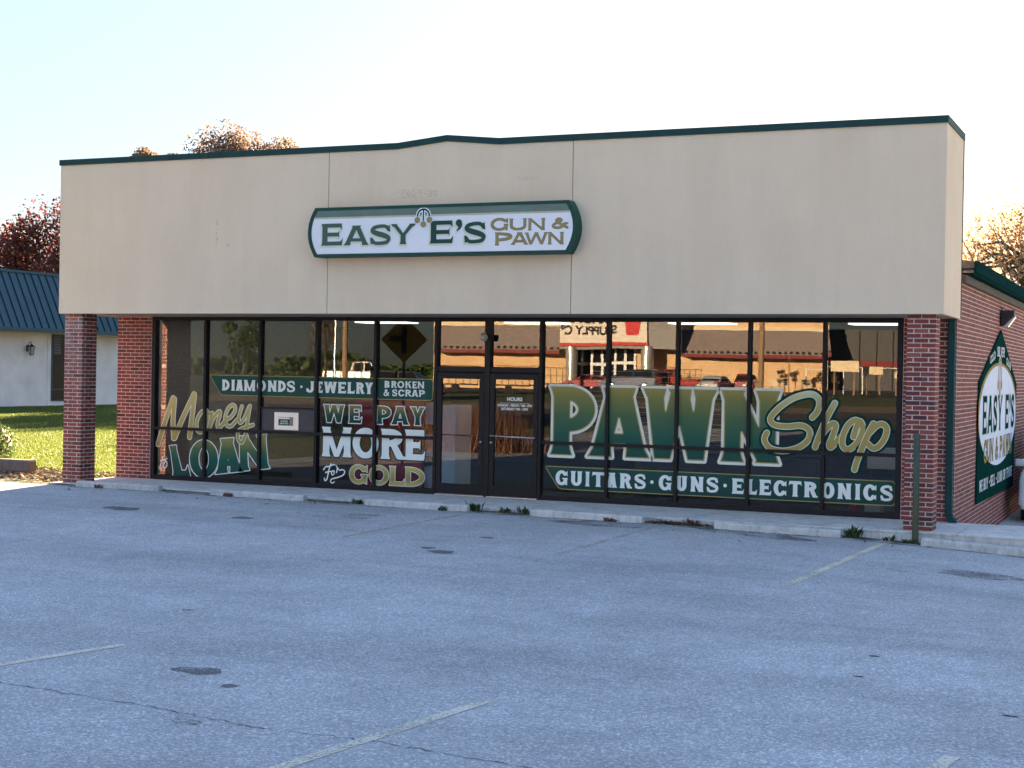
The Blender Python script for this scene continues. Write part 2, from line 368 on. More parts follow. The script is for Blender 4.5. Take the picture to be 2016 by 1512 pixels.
# apron of concrete curving away beside the side wall
ap = MB(); ring = []
for k in range(9):
    t = k / 8; ring.append((14.72 + 2.6 * t, 3.2 - 3.25 * math.sin(t * math.pi / 2), 0))
vs = [(x, y, float(H(x, y)) + .035) for x, y, _ in ring] + [(x + .12, y + .12, float(H(x, y)) + .035) for x, y, _ in ring]
vs += [(x, y, z - .3) for x, y, z in vs]; n = len(ring)
fs = [(i, i + 1, n + i + 1, n + i) for i in range(n - 1)] + [(n + i, n + i + 1, 3 * n + i + 1, 3 * n + i) for i in range(n - 1)] + [(i + 1, i, 2 * n + i, 2 * n + i + 1) for i in range(n - 1)]
tag(ap.add(vs, fs).obj('kerb', M['concrete']), kind='structure')

# worn markings, cracks and patches belong to the lot
def ribbon(name, pts, wid, m, parent, dz=.004, seg=10, wob=0):
    P = []
    for (x0, y0), (x1, y1) in zip(pts[:-1], pts[1:]):
        for k in range(seg): P.append((x0 + (x1 - x0) * k / seg, y0 + (y1 - y0) * k / seg))
    P.append(pts[-1]); P = np.array(P); d = np.gradient(P, axis=0); d /= np.linalg.norm(d, axis=1)[:, None] + 1e-9; nn = np.stack([-d[:, 1], d[:, 0]], 1)
    if wob: P = P + nn * (RNG.normal(0, wob, (len(P), 1)))
    w = wid * (1 + (RNG.uniform(-.7, .9, (len(P), 1)) if wob else 0)) / 2
    A, B = P + nn * w, P - nn * w; V = np.concatenate([A, B]); V = np.column_stack([V, H(V[:, 0], V[:, 1]) + dz]); k = len(P); i = np.arange(k - 1)
    return quickmesh(name, V, np.stack([i, i + 1, i + 1 + k, i + k], 1), m, parent)
ribbon('parking_line', [(14.03, -2.2), (13.86, -7.1)], .10, M['line_good'], lot)
ribbon('parking_line', [(10.8, -2.2), (10.74, -6.8)], .10, M['line_faded'], lot)
ribbon('parking_line', [(7.75, -2.6), (7.6, -6.4)], .10, M['line_faded'], lot)
ribbon('parking_line', [(9.92, -13.4), (9.55, -14.9), (9.2, -18.5)], .10, M['line_cream'], lot)
ribbon('parking_line', [(13.40, -13.92), (13.09, -16.09), (12.7, -18.9)], .10, M['line_cream'], lot)
ribbon('parking_line', [(on_z(1882, 1502, -.14)), (on_z(1882, 1502, -.14)[0] - .25, -15.8), (on_z(1882, 1502, -.14)[0] - .6, -19)], .10, M['line_cream'], lot)
M['crack'] = mat('crack_fill', (.022, .022, .024), .9, var=.2)
M['stain'] = paint('oil_stain', (.13, .125, .125), .86); M['patch'] = paint('worn_patch', (.13, .12, .12), .72)
ribbon('crack', [(9.2, -14.8), (10.14, -14.99), (11.46, -15.12), (12.41, -15.3), (13.2, -15.26), (14.24, -15.38), (15.6, -15.6), (17, -15.7)], .006, M['crack'], lot, .0035, 18, .014)
ribbon('crack', [(-1.5, -4.9), (1.0, -5.3), (3.4, -5.2)], .01, M['crack'], lot, .0035, 14, .012)
ribbon('crack', [(14.1, -4.7), (15.2, -5.2), (16.6, -5.0)], .01, M['crack'], lot, .0035, 12, .012)
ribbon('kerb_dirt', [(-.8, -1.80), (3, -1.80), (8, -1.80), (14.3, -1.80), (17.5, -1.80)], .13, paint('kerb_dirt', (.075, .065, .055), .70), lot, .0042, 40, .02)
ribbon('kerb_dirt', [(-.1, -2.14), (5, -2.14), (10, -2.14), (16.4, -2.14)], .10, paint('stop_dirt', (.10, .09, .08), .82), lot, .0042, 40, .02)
def blot(name, x, y, rx, ry, m, ang=0, dz=.003):
    n = 26; ph = RNG.uniform(0, 6.28, 4); V = []
    for k in range(n):
        t = 2 * math.pi * k / n; r = 1 + .16 * math.sin(2 * t + ph[0]) + .12 * math.sin(3 * t + ph[1]) + .09 * math.sin(5 * t + ph[2])
        a, b = rx * r * math.cos(t), ry * r * math.sin(t); V.append((x + a * math.cos(ang) - b * math.sin(ang), y + a * math.sin(ang) + b * math.cos(ang)))
    V = np.array(V); z = H(V[:, 0], V[:, 1]).max() + dz
    me = bpy.data.meshes.new(name); me.from_pydata([(p[0], p[1], float(H(p[0], p[1])) + dz) for p in V], [], [tuple(range(n))]); me.update(); return link(name, me, lot, m)
for u, v, rx, ry, mm in ((390, 1318, .2, .13, 'patch'), (370, 1198, .07, .03, 'patch'), (870, 1085, .2, .12, 'patch'), (845, 1078, .12, .07, 'patch'), (960, 1060, .1, .07, 'patch'), (1480, 1052, .85, .38, 'stain'), (1180, 1035, .7, .35, 'stain'), (240, 1010, .3, .22, 'patch'), (700, 1022, .6, .28, 'stain'), (360, 1418, .16, .08, 'stain'), (452, 1347, .07, .05, 'patch'), (1720, 1290, .05, .02, 'crack'), (1690, 1330, .04, .02, 'crack'), (2000, 1416, .05, .02, 'crack'), (1940, 1125, .6, .3, 'stain'), (480, 965 + 60, .2, .1, 'patch')):
    x, y = on_z(u, v, -.12); blot('stain' if mm == 'stain' else 'patch', x, y, rx, ry, M[mm], RNG.uniform(-.3, .3), .0025 + .0006 * RNG.random())

# ================================================================ THE SHOP
shop = empty('pawn_shop', (0, 0, 0), 0, 'tan stucco and red brick shop with green lettered dark glass front', 'building')
XR = 13.86; XL0, XR0 = -.80, 14.66; CH = .0677; BL_, BW_, BHT = .1905, .0917, .0545
# --- bricks
bm_full = MB().box(-BL_ / 2, BL_ / 2, -BW_ / 2, BW_ / 2, 0, BHT).mesh('brick', bevel=.003); bm_full.materials.append(M['brick'])
def add_brick(parent, x, y, z, rz, mb=None):
    if mb is None:
        o = link('brick', bm_full, parent, None, (x, y, z), (random.gauss(0, .004), random.gauss(0, .004), rz + random.gauss(0, .006)))
        return o
    R_ = Matrix.Rotation(rz, 3, 'Z'); hx, hy = BL_ / 2, BW_ / 2; d = random.gauss(0, .0012)
    vs = [R_ @ Vector((a * hx, b * hy, c * BHT)) + Vector((x, y + d, z)) for c in (0, 1) for a, b in ((-1, -1), (1, -1), (1, 1), (-1, 1))]
    mb.add(vs, [(4, 5, 6, 7), (0, 1, 5, 4), (2, 3, 7, 6), (3, 0, 4, 7), (1, 2, 6, 5)])
def pillar(px):
    w = .406; y0 = -1.567
    p = MB().box(px + .0085, px + w - .0085, y0 + .0085, y0 + w - .0085, -.05, 3.045).obj('pillar', M['mortar'], shop)
    rest = MB(); hb = BW_ / 2; q = w / 4
    for k in range(45):
        z = k * CH + .004
        if k % 2 == 0:
            add_brick(p, px + q, y0 + hb, z, 0); add_brick(p, px + 3 * q, y0 + hb, z, math.pi)
            add_brick(p, px + w - hb, y0 + 2 * q, z, math.pi / 2); add_brick(p, px + 3 * q, y0 + w - hb, z, 0)
            add_brick(p, px + hb, y0 + 2 * q, z, math.pi / 2, rest); add_brick(p, px + q, y0 + w - hb, z, 0, rest)
        else:
            add_brick(p, px + w - hb, y0 + q, z, math.pi / 2); add_brick(p, px + w - hb, y0 + 3 * q, z, -math.pi / 2)
            add_brick(p, px + 2 * q, y0 + hb, z, 0); add_brick(p, px + hb, y0 + q, z, math.pi / 2)
            add_brick(p, px + hb, y0 + 3 * q, z, math.pi / 2, rest); add_brick(p, px + 2 * q, y0 + w - hb, z, 0, rest)
    tag(rest.obj('brickwork', M['brick'], p), kind='stuff'); return p
pl = pillar(-.7515); pr = pillar(14.1705)
# --- brick walls (outer face laid in running bond)
def wall_bricks(mb, a, b, z0, n, fixed, axis, sgn):
    P = .203
    for k in range(n):
        z = z0 + k * CH + .004; off = 0 if k % 2 else P / 2; s = a - off
        while s < b - .01:
            c0, c1 = max(s, a), min(s + P, b); s += P
            if c1 - c0 < .05: continue
            l0, l1 = c0 + .007, c1 - .007; d = random.gauss(0, .0014); f0 = fixed + sgn * d; f1 = fixed - sgn * .05
            if axis == 'x': mb.box(l0, l1, min(f0, f1), max(f0, f1), z, z + BHT, skip='b' + ('k' if sgn < 0 else 'f'))
            else: mb.box(min(f0, f1), max(f0, f1), l0, l1, z, z + BHT, skip='b' + ('l' if sgn > 0 else 'r'))
def pier(x0, x1):
    o = boxo('pier', x0 + (.004 if x0 < 0 else 0), x1 - (.004 if x1 > 14 else 0), .004, .30, -.05, 3.05, M['mortar'], shop); mb = MB()
    wall_bricks(mb, x0, x1, 0, 45, 0, 'x', -1); tag(mb.obj('brickwork', M['brick'], o), kind='stuff')
pier(XL0, -.012); pier(XR + .012, XR0)
wr = boxo('side_wall', XR0 - .3, XR0 - .004, .301, 19.7, -.9, 3.70, M['mortar'], shop); mb = MB(); wall_bricks(mb, .02, 17.9, -.82, 67, XR0, 'y', 1); tag(mb.obj('brickwork', M['brick'], wr), kind='stuff')
wl = boxo('side_wall', XL0 + .004, XL0 + .3, .301, 19.7, -.4, 3.70, M['mortar'], shop); mb = MB(); wall_bricks(mb, .02, 17.9, -.2, 57, XL0, 'y', -1); tag(mb.obj('brickwork', M['brick'], wl), kind='stuff')
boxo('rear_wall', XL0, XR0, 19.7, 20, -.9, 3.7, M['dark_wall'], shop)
# --- roof behind the parapet, eaves with gutters
rf = MB(); ym, yM = .28, 20.3
rf.add([(XL0 - .18, ym, 3.91), (6.93, ym, 5.35), (XR0 + .18, ym, 3.91), (XL0 - .18, yM, 3.91), (6.93, yM, 5.35), (XR0 + .18, yM, 3.91), (XL0 - .18, ym, 3.81), (XR0 + .18, ym, 3.81), (XL0 - .18, yM, 3.81), (XR0 + .18, yM, 3.81)],
       [(0, 1, 4, 3), (1, 2, 5, 4), (0, 6, 7, 2, 1), (3, 4, 5, 9, 8), (6, 8, 9, 7), (0, 3, 8, 6), (2, 7, 9, 5)])
roof = rf.obj('roof', mat('shingles', (.05, .05, .055), .9, var=.3, vscale=8, bscale=20), shop)
for sx, X in ((1, XR0), (-1, XL0)):
    g = MB(); prof = [(.0, 3.64), (.0, 3.72), (.30, 3.72), (.30, 3.745), (.36, 3.77), (.40, 3.90), (.40, 3.935), (.33, 3.935), (.33, 3.80), (.0, 3.80)]
    poly = [(X + sx * (a * .55 + .002), z) for a, z in prof]; g.prism(poly, 'y', .36, 20.2); g.obj('gutter', M['gutter'], roof)
    e = MB(); e.prism([(X + sx * .004, 3.60), (X + sx * .07, 3.60), (X + sx * .07, 3.715), (X + sx * .004, 3.715)], 'y', .3, 20.1); e.obj('fascia_board', mat('eave_board', (.05, .05, .04), .8), roof)
    boxo('gutter_end', min(X + sx * .02, X + sx * .17), max(X + sx * .02, X + sx * .17), .31, .355, 3.745, 3.79, mat('eave_block', (.16, .14, .11), .85), roof)
# --- fascia (canopy): three stucco panels with joints, coping and soffit
FY0, FY1, FZ0 = -1.67, .05, 3.04
def topz(x):
    if 6.06 <= x <= 7.87: return 5.705 + .088 * (1 - abs(x - 6.95) / .90)
    return 5.705
core = MB(); xs = [XL0 + .04, 6.06, 6.95, 7.87, 14.65]
core.prism([(XL0 + .04, FZ0 + .045), (14.65, FZ0 + .045)] + [(x, topz(x) - .01) for x in xs[::-1]], 'y', FY0 + .03, FY1 - .03); fas = core.obj('fascia', M['mortar'], shop)
for a, b in ((XL0, 4.774), (4.786, 9.104), (9.116, 14.69)):
    tp = [x for x in (6.06, 6.95, 7.87) if a < x < b]; poly = [(a, FZ0), (b, FZ0), (b, topz(b))] + [(x, topz(x)) for x in tp[::-1]] + [(a, topz(a))]
    m_ = MB(); m_.prism(poly, 'y', FY0, FY0 + .05); m_.obj('stucco_panel', M['stucco'], fas, bevel=.004)
MB().box(14.64, 14.69, FY0 + .0505, FY1, FZ0, 5.705).obj('stucco_panel', M['stucco'], fas, bevel=.004)
MB().box(XL0, XL0 + .05, FY0 + .0505, FY1, FZ0, 5.705).obj('stucco_panel', M['stucco'], fas, bevel=.004)
boxo('edge_trim', 14.652, 14.70, FY1 + .001, FY1 + .035, 3.05, 5.70, M['black'], fas)
cp = MB(); segs = [XL0 - .02, 2.4, 6.06, 6.95, 7.87, 8.75, 12.0, 14.71]
for a, b in zip(segs[:-1], segs[1:]):
    g = .002; za, zb = topz(a), topz(b); y0, y1 = FY0 - .022, FY1 + .03
    cp.add([(a + g, y0, za - .005), (b - g, y0, zb - .005), (b - g, y0, zb + .095), (a + g, y0, za + .095), (a + g, y1, za - .005), (b - g, y1, zb - .005), (b - g, y1, zb + .095), (a + g, y1, za + .095)],
           [(0, 1, 2, 3), (3, 2, 6, 7), (5, 4, 7, 6), (1, 5, 6, 2), (4, 0, 3, 7), (0, 4, 5, 1)])
cp.obj('coping', M['green_metal'], fas)
boxo('soffit', XL0 + .051, 14.639, FY0 + .0505, .30, FZ0 + .012, FZ0 + .044, M['soffit'], fas)
# old repair marks on the stucco
M['scuff'] = paint('stucco_patch', (.86, .72, .56), .84)
for u0, v0, u1, v1 in ((427, 432, 431, 482), (444, 434, 450, 440), (448, 482, 453, 488), (785, 378, 862, 392), (1018, 352, 1060, 357)):
    xa, za = on_y(u0, v0, FY0); xb, zb = on_y(u1, v1, FY0); q = MB(); q.add([(xa, FY0 - .0015, zb), (xb, FY0 - .0015, zb), (xb, FY0 - .0015, za), (xa, FY0 - .0015, za)], [(0, 1, 2, 3)]); q.obj('repair_mark', M['scuff'], fas)
# --- downspout at the corner
ds = MB(); ds.box(14.535, 14.640, -.098, -.004, .10, 3.03); ds.obj('downspout', M['green_metal'], shop, bevel=.012)
e = MB(); e.add([(14.535, -.098, .0995), (14.640, -.098, .0995), (14.640, -.004, .0995), (14.535, -.004, .0995), (14.60, -.14, .004), (14.72, -.14, .004), (14.72, -.02, .055), (14.60, -.02, .055)], [(0, 1, 5, 4), (1, 2, 6, 5), (2, 3, 7, 6), (3, 0, 4, 7), (4, 5, 6, 7)]); e.obj('downspout_elbow', M['green_metal'], shop)

# --- storefront: frames and panes
wL, wD, wR = 1.1942, .9802, 1.1857
edges = [0] + [wL * k for k in range(1, 6)] + [5 * wL + wD, 5 * wL + 2 * wD] + [5 * wL + 2 * wD + wR * k for k in range(1, 6)]
ZH = 2.985; FW = .052; FD0, FD1 = -.0, .115
sf = boxo('storefront_frame', .002, XR - .002, FD0 + .001, FD1, ZH + .003, 3.045, M['frame'], shop)
boxo('sill_rail', .03, 5 * wL - .03, FD0 + .004, FD1, .003, .085, M['frame'], sf)
boxo('sill_rail', 5 * wL + 2 * wD + .03, XR - .03, FD0 + .004, FD1, .003, .085, M['frame'], sf)
for i, x in enumerate(edges):
    w = FW if 0 < i < len(edges) - 1 else .075; c = x + (w / 2 + .002 if i == 0 else (-w / 2 - .002 if i == len(edges) - 1 else 0))
    if i == 6: w = .10
    boxo('mullion', c - w / 2, c + w / 2, FD0 - .012 if i in (5, 6, 7) else FD0, FD1, .002, ZH + .002, M['frame'], sf)
panes = 0
def pane(x0, x1, z0, z1, parent=None, y=GLY + .001, wob=True):
    q = MB().box(x0, x1, y, y + .006, z0, z1, skip='tblr'); ta, tb = random.gauss(0, .0013), random.gauss(0, .0008)
    q.v = [(x, yy + ta * (x - (x0 + x1) / 2) + tb * (z - (z0 + z1) / 2), z) for x, yy, z in q.v]; return q.obj('pane', M['glass'], parent or shop)
def rail(x0, x1, z, h=.052): return boxo('rail', x0, x1, FD0 + .008, FD1 - .004, z - h / 2, z + h / 2, M['frame'], sf)
for i in range(12):
    a, b = edges[i], edges[i + 1]; x0, x1 = a + FW / 2, b - FW / 2
    if i in (5, 6):
        rail(x0, x1, 2.165, .09); pane(x0 + .001, x1 - .001, 2.212, ZH, sf)
        dl = x0 + .012; dr = x1 - .012
        if i == 5: dr -= .02
        else: dl += .02
        d = boxo('door', dl, dl + .085, -.006, .05, .03, 2.10, M['frame'], shop)
        boxo('door_stile', dr - .085, dr, -.006, .05, .03, 2.10, M['frame'], d)
        boxo('door_rail', dl + .0855, dr - .0855, -.005, .05, .03, .20, M['frame'], d); boxo('door_rail', dl + .0855, dr - .0855, -.005, .05, 2.0, 2.10, M['frame'], d)
        pane(dl + .0855, dr - .0855, .201, 1.999, d, .02)
        boxo('threshold', x0, x1, -.03, .1, .002, .018, M['steel'], d)
        if i == 6:
            t = MB(); t.tube([(dl + .03, -.05, 1.045), (dr - .03, -.05, 1.03)], .013, 8); t.tube([(dl + .05, -.05, 1.045), (dl + .05, .0, 1.045)], .01, 6); t.tube([(dr - .05, -.05, 1.03), (dr - .05, 0, 1.03)], .01, 6); t.obj('push_bar', M['steel'], d, smooth=True)
        else:
            t = MB(); t.tube([(dl + .06, .075, 1.03), (dr - .03, .075, 1.03)], .012, 8); t.obj('push_bar', M['black'], d, smooth=True)
        kx = dr - .04 if i == 5 else dl + .04
        t = MB(); t.tube([(kx, -.006, .93), (kx, -.03, .93)], [.022, .018], 12); t.obj('lock_cylinder', M['steel'], d, smooth=True)
        MB().box(x0 + .2, x0 + .42, -.05, .0, 2.13, 2.19) if False else None
    else:
        rail(x0, x1, .962)
        if i == 2:
            rail(x0, x1, 1.405, .03); pane(x0 + .001, x1 - .001, 1.421, ZH, sf); pane(x0 + .001, x1 - .001, .086, .935, sf)
            pn = boxo('drop_box_panel', x0 + .001, x1 - .001, .045, .07, .989, 1.389, mat('panel_grey', (.045, .045, .055), .5), shop)
            pt = boxo('drop_box_plate', 2.70, 3.21, .036, .0445, 1.01, 1.33, mat('brushed_plate', (.62, .64, .68), .35, .6, .08, 30), pn, bevel=.003)
            boxo('slot_frame', 2.79, 3.10, .028, .0355, 1.09, 1.245, mat('slot_grey', (.18, .18, .2), .4, .7), pn, bevel=.002)
            boxo('slot_label', 2.805, 3.03, .024, .0275, 1.10, 1.20, M['green_sign'], pn)
            boxo('slot_flap', 2.80, 3.04, .012, .0275, 1.205, 1.24, M['steel'], pn, bevel=.004)
            dropbox = pn
        else:
            pane(x0 + .001, x1 - .001, .989, ZH, sf); pane(x0 + .001, x1 - .001, .086, .935, sf)
# --- round fitting over the doors
fl = empty('entry_light', (5 * wL + wD - .06, -.012, 2.745), 0, 'small round floodlight on dark frame above the twin glass doors', 'light')
t = MB(); t.tube([(0, 0, 0), (0, -.05, 0)], .05, 14); t.obj('base', M['soffit'], fl, smooth=False)
t = MB(); t.tube([(.0, -.06, -.01), (.05, -.13, -.03), (.08, -.18, -.045)], [.03, .05, .062], 14); t.obj('lamp_head', mat('lamp_cream', (.5, .45, .38), .5), fl, smooth=True)
# --- interior shell
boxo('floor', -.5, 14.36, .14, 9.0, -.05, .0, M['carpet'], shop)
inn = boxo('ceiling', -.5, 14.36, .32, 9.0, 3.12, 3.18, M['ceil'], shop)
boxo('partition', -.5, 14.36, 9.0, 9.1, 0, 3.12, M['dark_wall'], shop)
for x, y in ((1.2, 1.6), (4.2, 1.7), (7.1, 1.5), (10.1, 1.5), (12.9, 1.3), (2.6, 4.4), (6.0, 4.4), (9.4, 4.4), (12.8, 4.4)):
    boxo('ceiling_light', x - .6, x + .6, y - .28, y + .28, 3.095, 3.119, M['troffer'], inn)

# ================================================================ LETTERING
def sd_poly(X, Y, P):
    P = np.array(P, float); n = len(P); d = np.full(X.shape, 1e9); s = np.ones(X.shape)
    for i in range(n):
        a, b = P[i], P[i - 1]; ex, ey = b - a; wx, wy = X - a[0], Y - a[1]
        t = np.clip((wx * ex + wy * ey) / (ex * ex + ey * ey + 1e-12), 0, 1); d = np.minimum(d, (wx - ex * t) ** 2 + (wy - ey * t) ** 2)
        c1, c2, c3 = Y >= a[1], Y < b[1], ex * wy > ey * wx
        s = np.where((c1 & c2 & c3) | (~c1 & ~c2 & ~c3), -s, s)
    return s * np.sqrt(d)
def sd_stroke(X, Y, P, R_):
    d = np.full(X.shape, 1e9); P = np.array(P, float); R_ = np.full(len(P), R_) if np.isscalar(R_) else np.array(R_, float)
    for i in range(len(P) - 1):
        a, b = P[i], P[i + 1]; e = b - a; wx, wy = X - a[0], Y - a[1]
        t = np.clip((wx * e[0] + wy * e[1]) / (e @ e + 1e-12), 0, 1)
        d = np.minimum(d, np.hypot(wx - e[0] * t, wy - e[1] * t) - (R_[i] + (R_[i + 1] - R_[i]) * t))
    return d
def march(F, x0, y0, c, lev):
    G = F - lev; ny, nx = G.shape; ins = G < 0; nb = {}
    cs = ins[:-1, :-1].astype(int) + ins[:-1, 1:] + ins[1:, :-1] + ins[1:, 1:]; pts = {}
    def key(i, j, h):
        k = (i, j, h)
        if k not in pts:
            a = G[i, j]; b = G[i, j + 1] if h else G[i + 1, j]; t = a / (a - b) if a != b else .5
            pts[k] = (x0 + (j + (t if h else 0)) * c, y0 + (i + (0 if h else t)) * c)
        return k
    def seg(a, b): nb.setdefault(a, []).append(b); nb.setdefault(b, []).append(a)
    for i, j in zip(*np.nonzero((cs > 0) & (cs < 4))):
        e = []
        if ins[i, j] != ins[i, j + 1]: e.append(key(i, j, 1))
        if ins[i, j + 1] != ins[i + 1, j + 1]: e.append(key(i, j + 1, 0))
        if ins[i + 1, j] != ins[i + 1, j + 1]: e.append(key(i + 1, j, 1))
        if ins[i, j] != ins[i + 1, j]: e.append(key(i, j, 0))
        if len(e) == 2: seg(e[0], e[1])
        elif len(e) == 4:
            if ins[i, j]: seg(e[0], e[1]); seg(e[2], e[3])
            else: seg(e[3], e[0]); seg(e[1], e[2])
    loops = []; seen = set()
    for k in nb:
        if k in seen: continue
        lp = [k]; seen.add(k); cur = k
        while True:
            nx_ = [q for q in nb[cur] if q not in seen]
            if not nx_: break
            cur = nx_[0]; seen.add(cur); lp.append(cur)
        if len(lp) > 3: loops.append(np.array([pts[q] for q in lp]))
    return loops
def rdp(P, eps):
    def rec(a, b):
        if b <= a + 1: return []
        d = P[b] - P[a]; n = math.hypot(*d)
        q = P[a + 1:b] - P[a]; dist = np.abs(d[0] * q[:, 1] - d[1] * q[:, 0]) / n if n > 1e-9 else np.hypot(q[:, 0], q[:, 1])
        k = int(dist.argmax())
        if dist[k] < eps: return []
        k += a + 1; return rec(a, k) + [k] + rec(k, b)
    P = np.vstack([P, P[:1]]); m = len(P) // 2
    idx = [0] + rec(0, m) + [m] + rec(m, len(P) - 1); return P[idx]
def layers(prims, box, cell, levels):
    """contours of a union of shapes grown (+) or shrunk (-) by each level"""
    x0, y0, x1, y1 = box; pad = max(max(levels), 0) + 3 * cell
    x0 -= pad; y0 -= pad; nx = int((x1 + pad - x0) / cell) + 2; ny = int((y1 + pad - y0) / cell) + 2
    X, Y = np.meshgrid(x0 + np.arange(nx) * cell, y0 + np.arange(ny) * cell); F = np.full(X.shape, 1e9)
    for p in prims:
        F = np.minimum(F, sd_poly(X, Y, p[1]) if p[0] == 'p' else sd_stroke(X, Y, p[1], p[2]))
    out = []
    for lv in levels:
        if lv < 0:
            base = [rdp(l, cell * .1) for l in march(F, x0, y0, cell, 0)]; D = np.full(X.shape, 1e9)
            for l in base:
                for a, b in zip(l, np.roll(l, -1, 0)):
                    e = b - a; wx, wy = X - a[0], Y - a[1]; t = np.clip((wx * e[0] + wy * e[1]) / (e @ e + 1e-12), 0, 1); D = np.minimum(D, np.hypot(wx - e[0] * t, wy - e[1] * t))
            G = np.where(F < 0, -D, D); out.append([rdp(l, cell * .12) for l in march(G, x0, y0, cell, lv)])
        else: out.append([rdp(l, cell * .12) for l in march(F, x0, y0, cell, lv)])
    return out
def arc(cx, cy, rx, ry, a0, a1, n=22): return [(cx + rx * math.cos(RAD(a0 + (a1 - a0) * k / n)), cy + ry * math.sin(RAD(a0 + (a1 - a0) * k / n))) for k in range(n + 1)]
def spline(P, n=8):
    P = [np.array(p, float) for p in P]; Q = [2 * P[0] - P[1]] + P + [2 * P[-1] - P[-2]]; out = []
    for i in range(1, len(Q) - 2):
        for k in range(n):
            t = k / n; a, b, c, d = Q[i - 1:i + 3]
            out.append(tuple(.5 * (2 * b + (c - a) * t + (2 * a - 5 * b + 4 * c - d) * t * t + (3 * b - a - 3 * c + d) * t ** 3)))
    return out + [tuple(P[-1])]
def glyph(ch, w, t=.25, sf=.05, th=.17):
    """slab letter of height 1 and width w: list of shapes"""
    s2 = .075; R0 = []
    def stem(x0, x1, z0=0, z1=1, top=True, bot=True):
        P = [(x0, z0 + 2 * s2)] + ([(x0 - .4 * sf, z0 + s2), (x0 - sf, z0), (x1 + sf, z0), (x1 + .4 * sf, z0 + s2)] if bot else [(x0, z0), (x1, z0)]) + [(x1, z0 + 2 * s2), (x1, z1 - 2 * s2)]
        P += ([(x1 + .4 * sf, z1 - s2), (x1 + sf, z1), (x0 - sf, z1), (x0 - .4 * sf, z1 - s2)] if top else [(x1, z1), (x0, z1)]) + [(x0, z1 - 2 * s2)]; R0.append(('p', P))
    def poly(*P): R0.append(('p', list(P)))
    def ell(cx, cy, rx, ry, a0, a1):
        P = arc(cx, cy, rx, ry, a0, a1, 40 if abs(a1 - a0) > 200 else 24); wd = [th / 2 + (t - th) / 2 * abs(math.cos(RAD(a0 + (a1 - a0) * k / (len(P) - 1)))) ** 1.5 for k in range(len(P))]; R0.append(('s', P, wd))
    def diag(b0, b1, t0, t1, sb=False, st=False):
        poly((b0, 0), (b1, 0), (t1, 1), (t0, 1))
        if sb: poly((b0 - sf, 0), (b1 + sf, 0), (b1 + (t1 - b1) * .14, .14), (b0 + (t0 - b0) * .14, .14))
        if st: poly((t0 - sf, 1), (t1 + sf, 1), (t1 + (b1 - t1) * .14, .86), (t0 + (b0 - t0) * .14, .86))
    i0, i1 = sf, w - sf
    def bars(foot=True):
        stem(i0, i0 + t); poly((i0, 1), (w - .04, 1), (w - .02, .70), (w - .10, .79), (w - .14, 1 - th), (i0, 1 - th))
        m = max(w - .17, i0 + t + .05); poly((i0, .5 + th / 2), (m - .05, .5 + th / 2), (m, .69), (m, .32), (m - .05, .5 - th / 2), (i0, .5 - th / 2))
        if foot: poly((i0, 0), (w - .03, 0), (w + .02, .34), (w - .07, .22), (w - .12, th), (i0, th))
    if ch == 'I': stem(i0, i1)
    elif ch == 'L': stem(i0, i0 + t); poly((i0, 0), (w - .03, 0), (w + .01, .36), (w - .08, .24), (w - .13, th), (i0, th))
    elif ch == 'E': bars()
    elif ch == 'F': bars(False)
    elif ch == 'T':
        c = w / 2; stem(c - t / 2, c + t / 2, top=False); poly((0, .68), (.08, .8), (.12, 1 - th), (w - .12, 1 - th), (w - .08, .8), (w, .68), (w - .03, 1), (.03, 1))
    elif ch == 'H': stem(i0, i0 + t); stem(i1 - t, i1); poly((i0, .42), (i1, .42), (i1, .59), (i0, .59))
    elif ch == 'D': stem(i0, i0 + t); rx = w - t / 2 - i0 - t * .6; ell(i0 + t * .6, .5, rx, .5 - th / 2, -90, 90); poly((i0, 0), (i0 + t * .65, 0), (i0 + t * .65, th), (i0, th)); poly((i0, 1 - th), (i0 + t * .65, 1 - th), (i0 + t * .65, 1), (i0, 1))
    elif ch == 'O': ell(w / 2, .5, w / 2 - t / 2, .5 - th / 2 + .01, 0, 360)
    elif ch in 'CG':
        ell(w / 2, .5, w / 2 - t / 2, .5 - th / 2 + .01, 42, 318); x1 = w - .02
        poly((x1, .985), (x1, .62), (x1 - .05, .64), (x1 - .16, .80), (x1 - .10, .93), (x1 - .06, .92))
        if ch == 'C': poly((x1, .03), (x1, .36), (x1 - .05, .34), (x1 - .15, .2), (x1 - .08, .08))
        else: poly((x1 - t, .5), (x1 - t - .1, .5), (x1 - t - .1, .43), (x1 - t * .95, .40), (x1 - t * .95, .1), (x1 - .05, .0), (x1 - .02, .0), (x1 - .02, .42), (x1 + .03, .43), (x1 + .03, .5))
    elif ch == 'S':
        P = spline([(w * .86, .74), (w * .72, .90), (w * .47, .915), (w * .22, .84), (w * .16, .69), (w * .34, .57), (w * .66, .46), (w * .86, .33), (w * .79, .14), (w * .52, .085), (w * .26, .10), (w * .13, .26)], 6)
        m = len(P); R0.append(('s', P, [.085 + .045 * math.exp(-((k / m - .5) / .16) ** 2) + .01 * math.exp(-((k / m - .33) / .1) ** 2) for k in range(m)]))
